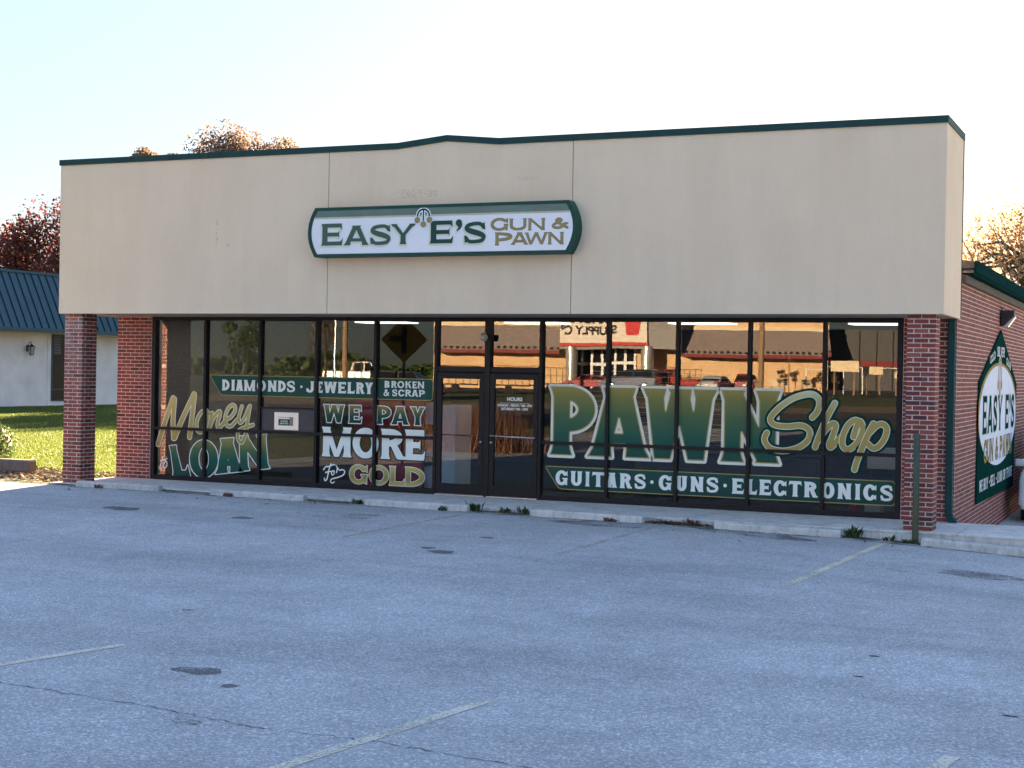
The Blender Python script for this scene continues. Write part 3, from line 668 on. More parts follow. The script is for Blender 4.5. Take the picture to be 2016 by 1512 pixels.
        poly((w * .90, .99), (w * .93, .63), (w * .84, .66), (w * .74, .82), (w * .78, .95), (w * .86, .93)); poly((w * .08, .0), (w * .05, .38), (w * .14, .36), (w * .25, .2), (w * .2, .05), (w * .12, .06))
    elif ch == 'U': stem(i0, i0 + t, .3, 1, bot=False); stem(i1 - t, i1, .3, 1, bot=False); ell(w / 2, .38, w / 2 - i0 - t / 2, .38 - th / 2, 180, 360)
    elif ch == 'J': stem(i1 - t, i1, .25, 1, bot=False); ell(w * .45, .34, i1 - t / 2 - w * .45, .34 - th / 2, 205, 360); poly((.0, .10), (.02, .42), (.1, .38), (.24, .25), (.2, .1))
    elif ch in 'PR':
        stem(i0, i0 + t, bot=True); b = w - (.0 if ch == 'P' else .07); cx = i0 + t * .8; z0 = .34 if ch == 'P' else .42; ell(cx, (1 + z0) / 2, b - t / 2 - cx, (1 - z0) / 2 - th / 2, -90, 90)
        poly((i0, 1 - th), (cx, 1 - th), (cx, 1), (i0, 1)); poly((i0, z0), (cx, z0), (cx, z0 + th), (i0, z0 + th))
        if ch == 'R': x = i0 + t + .03; poly((x, .5), (x + t * .95, .5), (w - .05, .13), (w + .03, .1), (w + .03, 0), (w - t * .85, 0), (w - t - .02, .04))
    elif ch == 'B':
        stem(i0, i0 + t, top=True); cx = i0 + t * .8
        for z0, z1, b in ((0, .55, w), (.46, 1, w - .06)): ell(cx, (z0 + z1) / 2, b - t / 2 - cx, (z1 - z0) / 2 - th / 2, -90, 90); poly((i0, z0), (cx, z0), (cx, z0 + th), (i0, z0 + th)); poly((i0, z1 - th), (cx, z1 - th), (cx, z1), (i0, z1))
    elif ch == 'A':
        c = w / 2; a = min(t * 1.05, w * .36); diag(i0, i0 + a, c - a * .62, c + a * .38, True); diag(i1 - a, i1, c - a * .38, c + a * .62, True); poly((c - a * .7 - sf, 1), (c + a * .7 + sf, 1), (c + a * .75, .88), (c - a * .75, .88)); poly((w * .27, .19), (w * .73, .19), (w * .66, .35), (w * .34, .35))
    elif ch == 'V':
        c = w / 2; a = min(t, w * .36); diag(c - a * .6, c + a * .4, i0, i0 + a, st=True); diag(c - a * .4, c + a * .6, i1 - a, i1, st=True)
    elif ch == 'Y':
        c = w / 2; stem(c - t / 2, c + t / 2, 0, .5, top=False); a = t * .95
        poly((c - t / 2, .45), (c + t * .3, .45), (i0 + a, 1), (i0, 1)); poly((c - t * .3, .45), (c + t / 2, .45), (i1, 1), (i1 - a, 1)); poly((i0 - sf, 1), (i0 + a + sf * .6, 1), (i0 + a + .03, .87), (i0 + .05, .87)); poly((i1 + sf, 1), (i1 - a - sf * .6, 1), (i1 - a - .03, .87), (i1 - .05, .87))
    elif ch == 'N': a = t * .92; stem(i0, i0 + a, top=True); stem(i1 - a, i1); poly((i0 - sf, 1), (i0 + a, 1), (i1, 0), (i1 - a * 1.05, 0))
    elif ch == 'M':
        a = t * .95; c = w / 2; stem(i0, i0 + a); stem(i1 - a, i1); poly((i0, 1), (i0 + a * 1.0, 1), (c + a * .35, 0), (c - a * .35, 0)); poly((i1 - a, 1), (i1, 1), (c + a * .35, 0), (c - a * .35, 0))
    elif ch == 'W':
        a = min(t * .95, w * .23); q = (w - 2 * sf) / 4; diag(i0 + q - a * .5, i0 + q + a * .5, i0, i0 + a, st=True); diag(i0 + q - a * .5, i0 + q + a * .5, w / 2 - a * .5, w / 2 + a * .5); diag(i1 - q - a * .5, i1 - q + a * .5, w / 2 - a * .5, w / 2 + a * .5, st=True); diag(i1 - q - a * .5, i1 - q + a * .5, i1 - a, i1, st=True)
    elif ch == 'K': stem(i0, i0 + t); a = t; poly((i0 + t * .8, .38), (i0 + t * .8, .58), (i1 - a, 1), (i1 + .02, 1)); poly((w * .45, .52), (w * .45 + a, .66), (w + .02, 0), (w - a * 1.1, 0)); poly((i1 - a - sf, 1), (i1 + sf, 1), (i1, .9), (i1 - a, .88))
    elif ch == '&':
        P = spline([(w * .96, .08), (w * .66, .33), (w * .38, .62), (w * .32, .80), (w * .46, .92), (w * .62, .80), (w * .50, .64), (w * .22, .44), (w * .12, .24), (w * .28, .08), (w * .55, .10), (w * .76, .30), (w * .86, .48)], 6); R0.append(('s', P, .095 if w > .6 else .08))
        poly((w * .72, .42), (w * 1.0, .42), (w * 1.0, .52), (w * .72, .52))
    elif ch == "'": R0.append(('s', spline([(w * .5, .86), (w * .62, .76), (w * .55, .62), (w * .3, .52)], 5), [.16, .15, .14, .13, .12, .11, .1, .09, .08, .07, .06, .05, .045, .04, .035, .03]))
    elif ch == '*': R0.append(('s', [(w / 2, .5), (w / 2 + .001, .5)], w / 2))
    return R0
GC = {}
def glyph_layers(ch, w, levels, t, th, cell):
    k = (ch, round(w, 2), tuple(levels), t, th, cell)
    if k not in GC: GC[k] = layers(glyph(ch, round(w, 2), t, .05, th), (0, 0, round(w, 2), 1), cell, levels)
    return GC[k]
def letter_mesh(name, layer_loops, fmap, mats, parent, plane='y', y0=0, step=.0012, sign=-1):
    """stack each layer's filled outline as thin vinyl; fmap maps glyph space to the plane"""
    V, F, MI = [], [], []
    for li, loops in enumerate(layer_loops):
        if not loops: continue
        y = y0 + sign * step * (li + 1); vs, es = [], []
        for lp in loops:
            q = [Vector(fmap(*p)) for p in lp]; q = [p for i, p in enumerate(q) if (p - q[i - 1]).length > 2e-4]
            if len(q) < 3: continue
            n = len(vs); vs += q; es += [(n + i, n + (i + 1) % len(q)) for i in range(len(q))]
        if not vs: continue
        ov, oe, of = delaunay_2d_cdt(vs, es, [], 0, 1e-5)[:3]; base = len(V)
        cen = np.array([sum((ov[i] for i in f), Vector((0, 0))) / len(f) for f in of]); A = np.array([vs[a] for a, b in es]); B = np.array([vs[b] for a, b in es])
        cx, cz = cen[:, :1], cen[:, 1:]; up = (A[:, 1] > cz) != (B[:, 1] > cz); dy = B[:, 1] - A[:, 1]; dy = np.where(dy == 0, 1e-12, dy)
        odd = (up & (cx < (B[:, 0] - A[:, 0]) * (cz - A[:, 1]) / dy + A[:, 0])).sum(1) % 2 == 1; of = [f for f, k in zip(of, odd) if k]
        V += [(p.x, y, p.y) if plane == 'y' else (y, p.x, p.y) for p in ov]; F += [tuple(base + i for i in f) for f in of]; MI += [li] * len(of)
    me = bpy.data.meshes.new(name); me.from_pydata(V, [], F); me.polygons.foreach_set('material_index', MI)
    for m in mats: me.materials.append(m)
    bm = bmesh.new(); bm.from_mesh(me); bmesh.ops.dissolve_degenerate(bm, dist=1e-6, edges=bm.edges)
    want = Vector((0, sign, 0)) if plane == 'y' else Vector((sign, 0, 0))
    bm.normal_update()
    for f in bm.faces:
        if f.normal.dot(want) < 0: f.normal_flip()
    bm.to_mesh(me); bm.free(); me.update()
    return link(name, me, parent)
def word(chars, spans, z0, z1, mats, levels, parent, t=.25, th=.17, cell=.012, y0=None, name='letter', quad=None, **k):
    for i, (ch, (a, b)) in enumerate(zip(chars, spans)):
        h = z1 - z0; w = (b - a) / h; ll = glyph_layers(ch, w, levels, t, th, cell); ww = round(w, 2)
        fm = (lambda x, y, a=a, b=b, ww=ww: (a + x / ww * (b - a), z0 + y * h)) if not quad else (lambda x, y, q=quad[i], ww=ww: tuple((1 - y) * ((1 - x / ww) * np.array(q[0]) + x / ww * np.array(q[1])) + y * ((1 - x / ww) * np.array(q[3]) + x / ww * np.array(q[2]))))
        letter_mesh(name, ll, fm, mats, parent, y0=GLY if y0 is None else y0, **k)
def vinyl(name, col, rough=.35, var=.04): 
    return mat(name, col, .5, var=var, vscale=5, spec=.1, coat=.0)
def vgrad(name, z0, z1, stops, coord='Z'):
    m, b = newmat(name); sp = N(m, 'ShaderNodeSeparateXYZ'); L(m, pos(m), sp.inputs[0])
    L(m, ramp(m, maprange(m, sp.outputs[coord], z0, z1), stops), b.inputs['Base Color']); b.inputs['Roughness'].default_value = .5; b.inputs['Specular IOR Level'].default_value = .25; b.inputs['Coat Weight'].default_value = .0; b.inputs['Coat Roughness'].default_value = .04; return m
GOLDC, GRN, DGRN = (.36, .27, .075), (.006, .085, .06), (.003, .045, .032)
VW = vinyl('vinyl_white', (.86, .88, .83)); VC = vinyl('vinyl_cream', (.80, .79, .66)); VG = vinyl('vinyl_gold', (.40, .31, .11)); VD = vinyl('vinyl_dark_green', DGRN)
VB = vgrad('vinyl_banner', .2, .56, [(0, (.003, .05, .038)), (1, (.006, .07, .055))])
def gxs(pairs, v, ox, oy, sc, Y=GLY): return [tuple(on_y(ox + p / sc, oy + v / sc, Y)[0] for p in pr) for pr in pairs]
def lettering(name, label): return tag(empty(name, (0, 0, 0)), label)
def part(o): o.parent = shop; return o
def decal(name, label): o = bpy.data.objects.new(name, None); COL.objects.link(o); o.parent = shop; o['label'] = label; o.empty_display_size = .1; return o
def banner(name, poly, parent, bw=.014):
    """green band with a gold edge line"""
    x0, z0 = np.min(poly, 0); x1, z1 = np.max(poly, 0); ll = layers([('p', poly)], (x0, z0, x1, z1), .008, [.0, -bw * 1.0])
    return letter_mesh(name, ll, lambda x, y: (x, y), [VG, VB], parent, y0=GLY, step=.0012)
def rcorner(P, r=.05, n=5):
    out = []; P = [np.array(p, float) for p in P]
    for i, p in enumerate(P):
        a = P[i - 1] - p; b = P[(i + 1) % len(P)] - p; la, lb = np.linalg.norm(a), np.linalg.norm(b); rr = min(r, la / 2, lb / 2); s, e = p + a / la * rr, p + b / lb * rr
        for k in range(n + 1): t = k / n; out.append(tuple((1 - t) ** 2 * s + 2 * t * (1 - t) * p + t * t * e))
    return out
# -- PAWN
d = decal('pawn_lettering', 'big green PAWN vinyl lettering with cream edge across right windows')
z0, z1 = .717, 1.945; PG = vgrad('vinyl_pawn', z0, z1, [(0, (.003, .062, .048)), (.32, (.008, .10, .068)), (.6, (.07, .145, .065)), (.84, (.22, .22, .065)), (1, (.40, .32, .08))])
sp = [(gl(1077, 826)[0], gl(1174, 826)[0]), (gl(1150, 826)[0], gl(1283, 826)[0]), (gl(1257, 826)[0], gl(1412, 826)[0]), (gl(1409, 826)[0], gl(1537, 826)[0])]
sp = [(a + .04, b - .04) for a, b in sp]
word('PAWN', sp, z0 + .04, z1 - .04, [VC, VG, PG], [.036, -.002, -.018], d, t=.27, th=.20, cell=.009)
# -- Shop (script)
def script(name, strokes, fpx, r, mats, levels, parent, cell=.007, y0=GLY):
    pr = []; allp = []
    for st in strokes:
        pts, rr = (st, r) if not isinstance(st, tuple) else st; Q = spline([fpx(*p) for p in pts], 7); pr.append(('s', Q, rr)); allp += Q
    A = np.array(allp); b = (*(A.min(0) - .12), *(A.max(0) + .12)); ll = layers(pr, b, cell, levels); letter_mesh(name, ll, lambda x, y: (x, y), mats, parent, y0=y0)
fS = lambda x, y: gl(1470 + x / 6.3, 750 + y / 6.3)
d = decal('shop_lettering', 'gold script Shop vinyl lettering with dark green halo over the PAWN letters')
SG = vgrad('vinyl_shop', 1.1, 1.95, [(0, (.42, .33, .10)), (.6, (.48, .39, .13)), (.85, (.60, .60, .32)), (1, (.70, .76, .50))])
Sst = [[(790, 450), (850, 380), (880, 270), (840, 190), (740, 162), (560, 210), (400, 310), (290, 420), (268, 490), (330, 545), (480, 562), (640, 550), (735, 590), (762, 660), (720, 750), (600, 828), (430, 862), (280, 835), (205, 760), (196, 695), (222, 640)]]
Hst = [[(1072, 275), (960, 480), (870, 690), (826, 815)], [(862, 740), (950, 610), (1040, 530), (1084, 556), (1046, 680), (1005, 780), (1022, 820), (1080, 765), (1150, 680)]]
Ost = [[(1400, 520), (1330, 485), (1240, 545), (1175, 680), (1172, 800), (1240, 848), (1340, 780), (1410, 660), (1425, 570), (1385, 500), (1340, 590), (1310, 690)]]
Pst = [[(1560, 530), (1490, 660), (1410, 850), (1350, 1000), (1322, 1095)], [(1490, 660), (1600, 555), (1680, 538), (1730, 600), (1700, 715), (1625, 810), (1555, 832), (1490, 780)]]
rS = .040
for nm, st, off in (('letter', Sst, 0), ('letter', Hst, -.0002), ('letter', Ost, -.0004), ('letter', Pst, -.0006)):
    script(nm, st, fS, rS, [VD, VC, SG], [.050, .012, 0], d, y0=GLY - .0045 + off * 8)
# -- GUITARS · GUNS · ELECTRONICS
d = decal('guitars_banner', 'long dark green window banner reading GUITARS GUNS ELECTRONICS')
poly = rcorner([(8.02, .572), (13.79, .572), (13.79, .19), (8.30, .19)], .06); poly = rcorner([(8.00, .575), (13.785, .575), (13.785, .19), (8.27, .19)], .07)
banner('banner_strip', poly, d)
zt, zb = .505, .262
sp = gxs([(160, 250), (270, 357), (378, 412), (428, 520), (535, 614), (632, 720), (740, 825), (856, 884), (920, 1015)], 1260, 1050, 610, 3.78) + gxs([(180, 330), (370, 547), (582, 742), (800, 858), (918, 1077), (1118, 1252), (1280, 1440), (1472, 1645), (1675, 1845)], 850, 1300, 830, 6.72) + gxs([(160, 385), (455, 672), (720, 958), (1013, 1110), (1155, 1380), (1440, 1657)], 1060, 1560, 840, 8.4)
def wordmix(chars, sp, z0, z1, *a, **k):
    for ch, s in zip(chars, sp):
        if ch == '*': c = (s[0] + s[1]) / 2; h = z1 - z0; word('*', [(c - .12 * h, c + .12 * h)], z0, z1, *a, **k)
        else: word(ch, [s], z0, z1, *a, **k)
wordmix('GUITARS*GUNS*ELECTRONICS', sp, zb, zt, [VW], [0.0], d, t=.29, th=.2, y0=GLY - .003)
# -- DIAMONDS · JEWELRY  BROKEN & SCRAP
d = decal('diamonds_banner', 'dark green window banner reading DIAMONDS JEWELRY BROKEN AND SCRAP')
banner('banner_strip', rcorner([(1.25, 1.985), (5.90, 1.985), (5.90, 1.605), (1.52, 1.605)], .07), d)
sp = gxs([(1078, 1180), (1203, 1252), (1262, 1364), (1372, 1524), (1545, 1662), (1688, 1806), (1820, 1927)], 1060, 280, 600, 6.72) + gxs([(-10, 102), (160, 208), (250, 352), (388, 466), (480, 652), (665, 774), (790, 887), (903, 1012), (1018, 1128)], 1080, 570, 600, 6.72)
wordmix('DIAMONDS*JEWELRY', sp, on_y(460, 769, GLY)[1], on_y(460, 747.5, GLY)[1], [VW], [0.0], d, t=.29, th=.2, y0=GLY - .003)
zr = lambda v, u=800: on_y(u, 600 + v / 6.72, GLY)[1]
wordmix('BROKEN', gxs([(1275, 1345), (1365, 1437), (1445, 1535), (1548, 1627), (1640, 1702), (1710, 1797)], 1060, 570, 600, 6.72), zr(1103), zr(1013), [VW], [0], d, t=.27, th=.2, y0=GLY - .003)
wordmix('&SCRAP', gxs([(1262, 1338), (1376, 1444), (1456, 1537), (1548, 1627), (1630, 1720), (1727, 1806)], 1160, 570, 600, 6.72), zr(1211), zr(1122), [VW], [0], d, t=.27, th=.2, y0=GLY - .003)
# -- WE PAY / MORE / For GOLD
f6 = lambda x, y: gl(600 + x / 6.72, 770 + y / 6.72)
d = decal('we_pay_lettering', 'green and gold WE PAY vinyl lettering above white MORE')
z1, z0 = 1.50, 1.165; WG = vgrad('vinyl_we_pay', z0, z1, [(0, (.003, .04, .03)), (.4, (.006, .07, .045)), (.68, (.11, .125, .04)), (1, (.30, .24, .06))])
sp = gxs([(262, 562), (592, 785), (960, 1170), (1148, 1412), (1402, 1615)], 310, 600, 770, 6.72); sp = [(a + .02, b - .02) for a, b in sp]
word('WE', sp[:2], z0 + .012, z1 - .012, [VW, WG], [.05, 0], d, t=.28, th=.18); word('PAY', sp[2:], z0 + .012, z1 - .012, [VW, WG], [.05, 0], d, t=.28, th=.18)
d = decal('more_lettering', 'large white MORE vinyl lettering with dark green shadow edge')
sp = gxs([(248, 645), (655, 997), (1022, 1335), (1335, 1605)], 690, 600, 770, 6.72)
word('MORE', sp, .565, 1.095, [VD, VW], [.04, 0], d, t=.27, th=.2)
d = decal('gold_lettering', 'metallic gold GOLD vinyl lettering with white edge at bottom of window')
GG = vgrad('vinyl_gold_word', .1, .45, [(0, (.55, .43, .14)), (.35, (.30, .23, .06)), (.6, (.36, .30, .08)), (1, (.58, .47, .16))])
sp = gxs([(612, 850), (872, 1127), (1137, 1333), (1343, 1598)], 1100, 600, 770, 6.72)
word('GOLD', sp, .108, .443, [VW, GG], [.028, 0], d, t=.27, th=.2)
d = decal('for_lettering', 'small white swash script For beside the GOLD lettering')
script('letter', [[(372, 950), (345, 1020), (330, 1090), (318, 1150), (292, 1172), (284, 1140)], [(272, 1030), (298, 992), (345, 985), (400, 962), (440, 970)], [(300, 1065), (340, 1052), (372, 1052)]], f6, .012, [VW], [0], d, .004)
script('letter', [[(398, 1040), (376, 1070), (386, 1098), (410, 1080), (412, 1050), (396, 1040)]], f6, .010, [VW], [0], d, .004)
script('letter', [[(432, 965), (452, 1000), (444, 1065)], [(446, 1050), (462, 1010), (482, 1035), (520, 1028), (550, 1048), (530, 1098), (455, 1130), (382, 1150), (364, 1180), (385, 1206), (412, 1188)]], f6, .011, [VW], [0], d, .004)
# -- Money to LOAN
d = decal('loan_lettering', 'green and gold LOAN vinyl lettering rising to the right, white edged')
f9 = lambda x, y: gl(290 + x / 6.72, 780 + y / 6.72)
LG = vgrad('vinyl_loan', .05, .95, [(0, (.003, .055, .042)), (.42, (.007, .095, .065)), (.62, (.07, .14, .06)), (.78, (.24, .23, .07)), (1, (.38, .31, .09))])
quads = [[(345, 1058), (600, 1058), (455, 640), (300, 655)], [(578, 1070), (958, 1060), (950, 580), (580, 585)], [(918, 1025), (1290, 985), (1225, 540), (930, 565)], [(1232, 985), (1645, 945), (1605, 500), (1225, 528)]]
for ch, q in zip('LOAN', quads):
    q = [f9(*p) for p in q]; wd = (q[1][0] - q[0][0] + q[2][0] - q[3][0]) / 2; h = (q[3][1] - q[0][1] + q[2][1] - q[1][1]) / 2
    word(ch, [(0, wd / h)], 0, 1, [VW, LG], [.026, 0], d, t=.29, th=.19, quad=[q])
d = decal('money_lettering', 'gold script Money vinyl lettering with pale edge above LOAN')
MG = vgrad('vinyl_money', .55, 1.65, [(0, (.30, .26, .09)), (.45, (.46, .37, .11)), (1, (.62, .50, .20))])
fP = lambda x, y: gl(x, y)
for i, (st, r) in enumerate(((([[(313, 874), (327, 830), (343, 784)], [(346, 786), (343, 830), (344, 862)], [(346, 862), (362, 824), (385, 776)], [(386, 777), (381, 820), (376, 860)]]), .043),
               ([[(410, 808), (399, 812), (391, 828), (391, 845), (399, 850), (408, 838), (412, 820), (406, 809), (416, 814)]], .030),
               ([[(421, 813), (418, 828), (415, 841)], [(416, 840), (424, 822), (434, 810), (437, 814), (432, 832), (434, 842), (446, 830)]], .030),
               ([[(447, 826), (459, 820), (467, 806), (463, 797), (453, 804), (447, 822), (450, 836), (459, 838), (470, 826)]], .028),
               ([[(480, 800), (474, 822), (477, 832), (486, 821), (494, 802)], [(496, 799), (491, 830), (488, 852), (480, 870), (472, 863), (474, 848), (485, 841), (502, 836)]], .027))):
    script('letter', st, fP, r, [VC, MG], [.014, 0], d, .006, y0=GLY - .0032 - .0012 * (i % 2))
d = decal('to_lettering', 'tiny white script to beside the L of LOAN')
script('letter', [[(322, 899), (318, 914), (316, 922), (320, 921)], [(317, 907), (331, 902)]], fP, .010, [VW], [0], d, .004)
script('letter', [[(328, 907), (323, 914), (325, 921), (330, 917), (330, 909), (327, 907)]], fP, .009, [VW], [0], d, .004)
# -- small plain lettering (built-in font)
def text(body, size, m, parent, loc, rot=(math.pi / 2, 0, 0), name='lettering', ax='CENTER', sx=1, ext=0.0, off=0):
    c = bpy.data.curves.new('t', 'FONT'); c.body = body; c.size = size; c.align_x = ax; c.align_y = 'CENTER'; c.offset = off; c.extrude = ext
    t = bpy.data.objects.new('t', c); COL.objects.link(t); dg = bpy.context.evaluated_depsgraph_get(); me = bpy.data.meshes.new_from_object(t.evaluated_get(dg)); bpy.data.objects.remove(t)
    me.materials.clear(); me.materials.append(m); o = link(name, me, parent, None, loc, rot); o.scale = (sx, 1, 1); return o
d = decal('opening_hours', 'small white opening hours lettering on the right-hand door')
xd, zd = on_y(1013, 786, .02)
text('HOURS', .085, VW, d, (xd, .018, zd), off=.003); boxo('rule', xd - .27, xd + .27, .0165, .0195, zd - .066, zd - .062, VW, d)
text('MONDAY - FRIDAY: 9AM - 5PM', .056, VW, d, (xd, .018, zd - .105), off=.002, sx=.82); text('SATURDAY: 9AM - 12PM', .056, VW, d, (xd, .018, zd - .165), off=.002, sx=.82)
text('24 HOUR', .036, VW, dropbox, (2.917, .0235, 1.168), off=.001); text('DROP BOX', .036, VW, dropbox, (2.917, .0235, 1.128), off=.001)

# ================================================================ WALL SIGN
SY = -1.895
sign = empty('wall_sign', (0, 0, 0), 0, 'long white and green cabinet sign reading EASY E\'S GUN AND PAWN on tan stucco', 'sign')
def arc_end(x0, z0, z1, bulge, n=10): return [(x0 + bulge * (1 - (2 * k / n - 1) ** 2), z0 + (z1 - z0) * k / n) for k in range(n + 1)]
def sign_outline(xl, xr, zb, zt, bl): return arc_end(xr, zb, zt, bl) + [(a, b) for a, b in arc_end(xl, zb, zt, -bl)[::-1]]
sL, sR_, sB, sT = 4.665, 9.145, 3.955, 4.765
oc = sign_outline(sL, sR_, sB, sT, .135); ic = sign_outline(sL + .045, sR_ - .045, sB + .05, sT - .05, .115)
c = MB(); c.prism(oc, 'y', SY + .02, -1.672); c.obj('cabinet', M['green_sign'], sign)
n = len(oc); fr = MB(); fr.add([(x, SY, z) for x, z in oc] + [(x, SY, z) for x, z in ic] + [(x, SY + .0195, z) for x, z in oc] + [(x, SY + .012, z) for x, z in ic],
        [(i, (i + 1) % n, n + (i + 1) % n, n + i) for i in range(n)] + [((i + 1) % n, i, 2 * n + i, 2 * n + (i + 1) % n) for i in range(n)] + [(n + i, n + (i + 1) % n, 3 * n + (i + 1) % n, 3 * n + i) for i in range(n)]); fr.obj('retainer_frame', M['green_sign'], sign)
SFC = mat('sign_face_white', (.70, .74, .80), .25, var=.03, coat=.3)
f = MB(); f.add([(x, SY + .008, z) for x, z in ic], [tuple(range(n))]); face = f.obj('sign_face', SFC, sign)
band_z = 4.60; SGB = mat('sign_band', (.035, .12, .11), .3, var=.12, vscale=3, coat=.3)
top = [(x, z) for x, z in ic if z > band_z - .02]; xa = min(p[0] for p in top); xb = max(p[0] for p in top)
bandpoly = [(xa - .012, band_z)] + [(xb + .012, band_z)] + [p for p in ic[:11] if p[1] > band_z + .01] + [p for p in ic[11:] if p[1] > band_z + .01]
f = MB(); f.add([(x, SY + .0068, z) for x, z in bandpoly], [tuple(range(len(bandpoly)))]); f.obj('green_band', SGB, sign)
f = MB(); f.add([(x, SY + .0062, z) for x, z in ((xa - .015, band_z - .022), (xb + .015, band_z - .022), (xb + .013, band_z + .006), (xa - .013, band_z + .006))], [(0, 1, 2, 3)]); f.obj('gold_line', mat('sign_line', (.45, .42, .30), .4), sign)
SLG = vgrad('sign_letter_green', 4.7, 8.9, [(0, (.05, .11, .085)), (.35, (.04, .10, .078)), (.52, (.008, .05, .04)), (1, (.02, .085, .07))], 'X')
SLS = vinyl('sign_shadow_cream', (.62, .66, .52)); SLD = vinyl('sign_gold', (.33, .26, .11)); SLO = vinyl('sign_letter_edge', (.06, .07, .06))
sx = lambda prs, v: gxs(prs, v, 580, 380, 3.36, SY); sz = lambda u, v: on_y(580 + u / 3.36, 380 + v / 3.36, SY)[1]
def sword(ch, pr, v0, v1, mats, lv, t=.27, th=.18, y=SY + .005, cell=.012):
    w_ = sx([pr], (v0 + v1) / 2)[0]; zt, zb = sz(sum(pr) / 2, v0), sz(sum(pr) / 2, v1); word(ch, [w_], zb, zt, mats, lv, sign, t, th, cell, y0=y)
for ch, pr, v0, v1 in (('E', (186, 325), 213, 357), ('A', (333, 500), 226, 355), ('S', (500, 650), 220, 354), ('Y', (642, 806), 216, 350), ('E', (898, 1050), 196, 345), ("'", (1060, 1116), 190, 335), ('S', (1116, 1272), 204, 345)):
    w_ = sx([pr], (v0 + v1) / 2)[0]; zt, zb = sz(sum(pr) / 2, v0), sz(sum(pr) / 2, v1)
    word(ch, [(w_[0] - .02, w_[1] - .02)], zb - .025, zt - .02, [SLS], [.02], sign, .28, .18, .012, y0=SY + .006, name='letter_shadow')
    word(ch, [w_], zb, zt, [SLS, SLG], [.018, 0], sign, .28, .18, .012, y0=SY + .004)
for ch, pr, v0, v1 in (('G', (1298, 1408), 181, 260), ('U', (1420, 1530), 184, 258), ('N', (1542, 1650), 182, 257), ('&', (1690, 1802), 178, 247), ('P', (1326, 1436), 275, 356), ('A', (1430, 1540), 275, 352), ('W', (1520, 1668), 275, 350), ('N', (1672, 1772), 273, 350)):
    sword(ch, pr, v0, v1, [SLO, SLD], [.03, 0], .22, .16)
# three hanging balls
bx, bz = on_y(580 + 856 / 3.36, 380 + 195 / 3.36, SY)
SWL = vinyl('sign_white_line', (.72, .78, .80))
pb = [('s', arc(bx, bz + .075, .105, .105, 0, 180), .014), ('s', [(bx, bz + .18), (bx, bz - .02)], .012), ('s', [(bx - .105, bz + .08), (bx - .105, bz + .02)], .014), ('s', [(bx + .105, bz + .08), (bx + .105, bz + .02)], .014)]
letter_mesh('emblem_hanger', layers(pb, (bx - .2, bz - .2, bx + .2, bz + .3), .004, [.018, 0]), lambda x, y: (x, y), [SWL, VD], sign, y0=SY + .0040)
for dx, dz in ((-.108, .01), (.108, .01), (0, -.06)):
    letter_mesh('emblem_ball', layers([('s', [(bx + dx, bz + dz), (bx + dx + .001, bz + dz)], .042)], (bx + dx - .05, bz + dz - .05, bx + dx + .05, bz + dz + .05), .005, [.014, .006, 0]), lambda x, y: (x, y), [SWL, VD, SLD], sign, y0=SY + .0012)

# ================================================================ SIDE-WALL SIGN (on the brick flank)
XS = XR0 + .012
side = empty('banner_sign', (0, 0, 0), 0, 'pointed green and white EASY E\'S banner board on the brick side wall', 'sign')
bo = [(2.44, .09), (8.25, .05), (8.62, 2.06), (5.70, 3.05), (2.56, 2.10)]
b_ = MB(); b_.add([(XS + .02, y, z) for y, z in bo] + [(XS - .008, y, z) for y, z in bo], [(0, 1, 2, 3, 4), (0, 5, 6, 1), (1, 6, 7, 2), (2, 7, 8, 3), (3, 8, 9, 4), (4, 9, 5, 0)]); b_.obj('board', mat('board_green', (.006, .04, .032), .6, var=.15, spec=0), side)
oval = [(5.5 + 2.98 * math.cos(2 * math.pi * k / 48), 1.50 + .90 * math.sin(2 * math.pi * k / 48)) for k in range(48)]; oval = [(min(max(y, 2.46), 8.45), z) for y, z in oval]
ovg = [(min(max(5.5 + (y - 5.5) * 1.05, 2.45), 8.47), z + .05) for y, z in oval]
bm_ = lambda n, c: mat(n, c, .55, var=.05, spec=0)
BSS, BDG, BED, BGD, BWH = bm_('banner_shadow', (.45, .5, .42)), bm_('banner_dark_green', (.006, .05, .04)), bm_('banner_edge', (.05, .05, .05)), bm_('banner_gold', (.32, .25, .09)), bm_('banner_letter_white', (.7, .72, .72))
for nm, pl_, m_, dx in (('oval_edge', ovg, BGD, .0215), ('oval_face', oval, mat('banner_white', (.66, .70, .78), .5, var=.04, spec=0), .023)):
    q = MB(); q.add([(XS + dx, y, z) for y, z in pl_], [tuple(range(48))]); q.obj(nm, m_, side)
def side_word(chars, y0, y1, z0, z1, mats, lv, t=.24, th=.16, gap=.12, slope=0, yb=XS + .0245, name='letter'):
    wid = {'I': .4, "'": .3, 'W': 1.35, 'M': 1.2, ' ': .45, '*': .35, 'E': .8, 'L': .8, 'S': .8}; ws = [wid.get(c, 1.0) for c in chars]; tot = sum(ws) + gap * (len(chars) - 1); k = (y1 - y0) / tot; y = y0; h = z1 - z0
    for c, w in zip(chars, ws):
        if c != ' ':
            gw = round(max(.3, w * k / h), 2); ll = glyph_layers(c, gw, lv, t, th, .02); zz = z0 + slope * (y - y0)
            if c == '*': ll = glyph_layers('*', .22, lv, t, th, .02); gw = .22
            letter_mesh(name, ll, lambda x, q, y=y, gw=gw, zz=zz, ww=w * k: (y + x / gw * (ww if c != '*' else .1), zz + q * h), mats, side, 'x', y0=yb, sign=1)
        y += (w + gap) * k
side_word("EASY E'S", 3.0, 8.15, 1.22, 1.86, [BSS, BDG], [.03, 0])
side_word('GUN & PAWN', 3.25, 7.75, .72, 1.10, [BED, BGD], [.04, 0])
side_word('WE BUY * SELL * LOAN OR TRADE', 2.75, 8.0, .26, .46, [BWH], [0], yb=XS + .021)
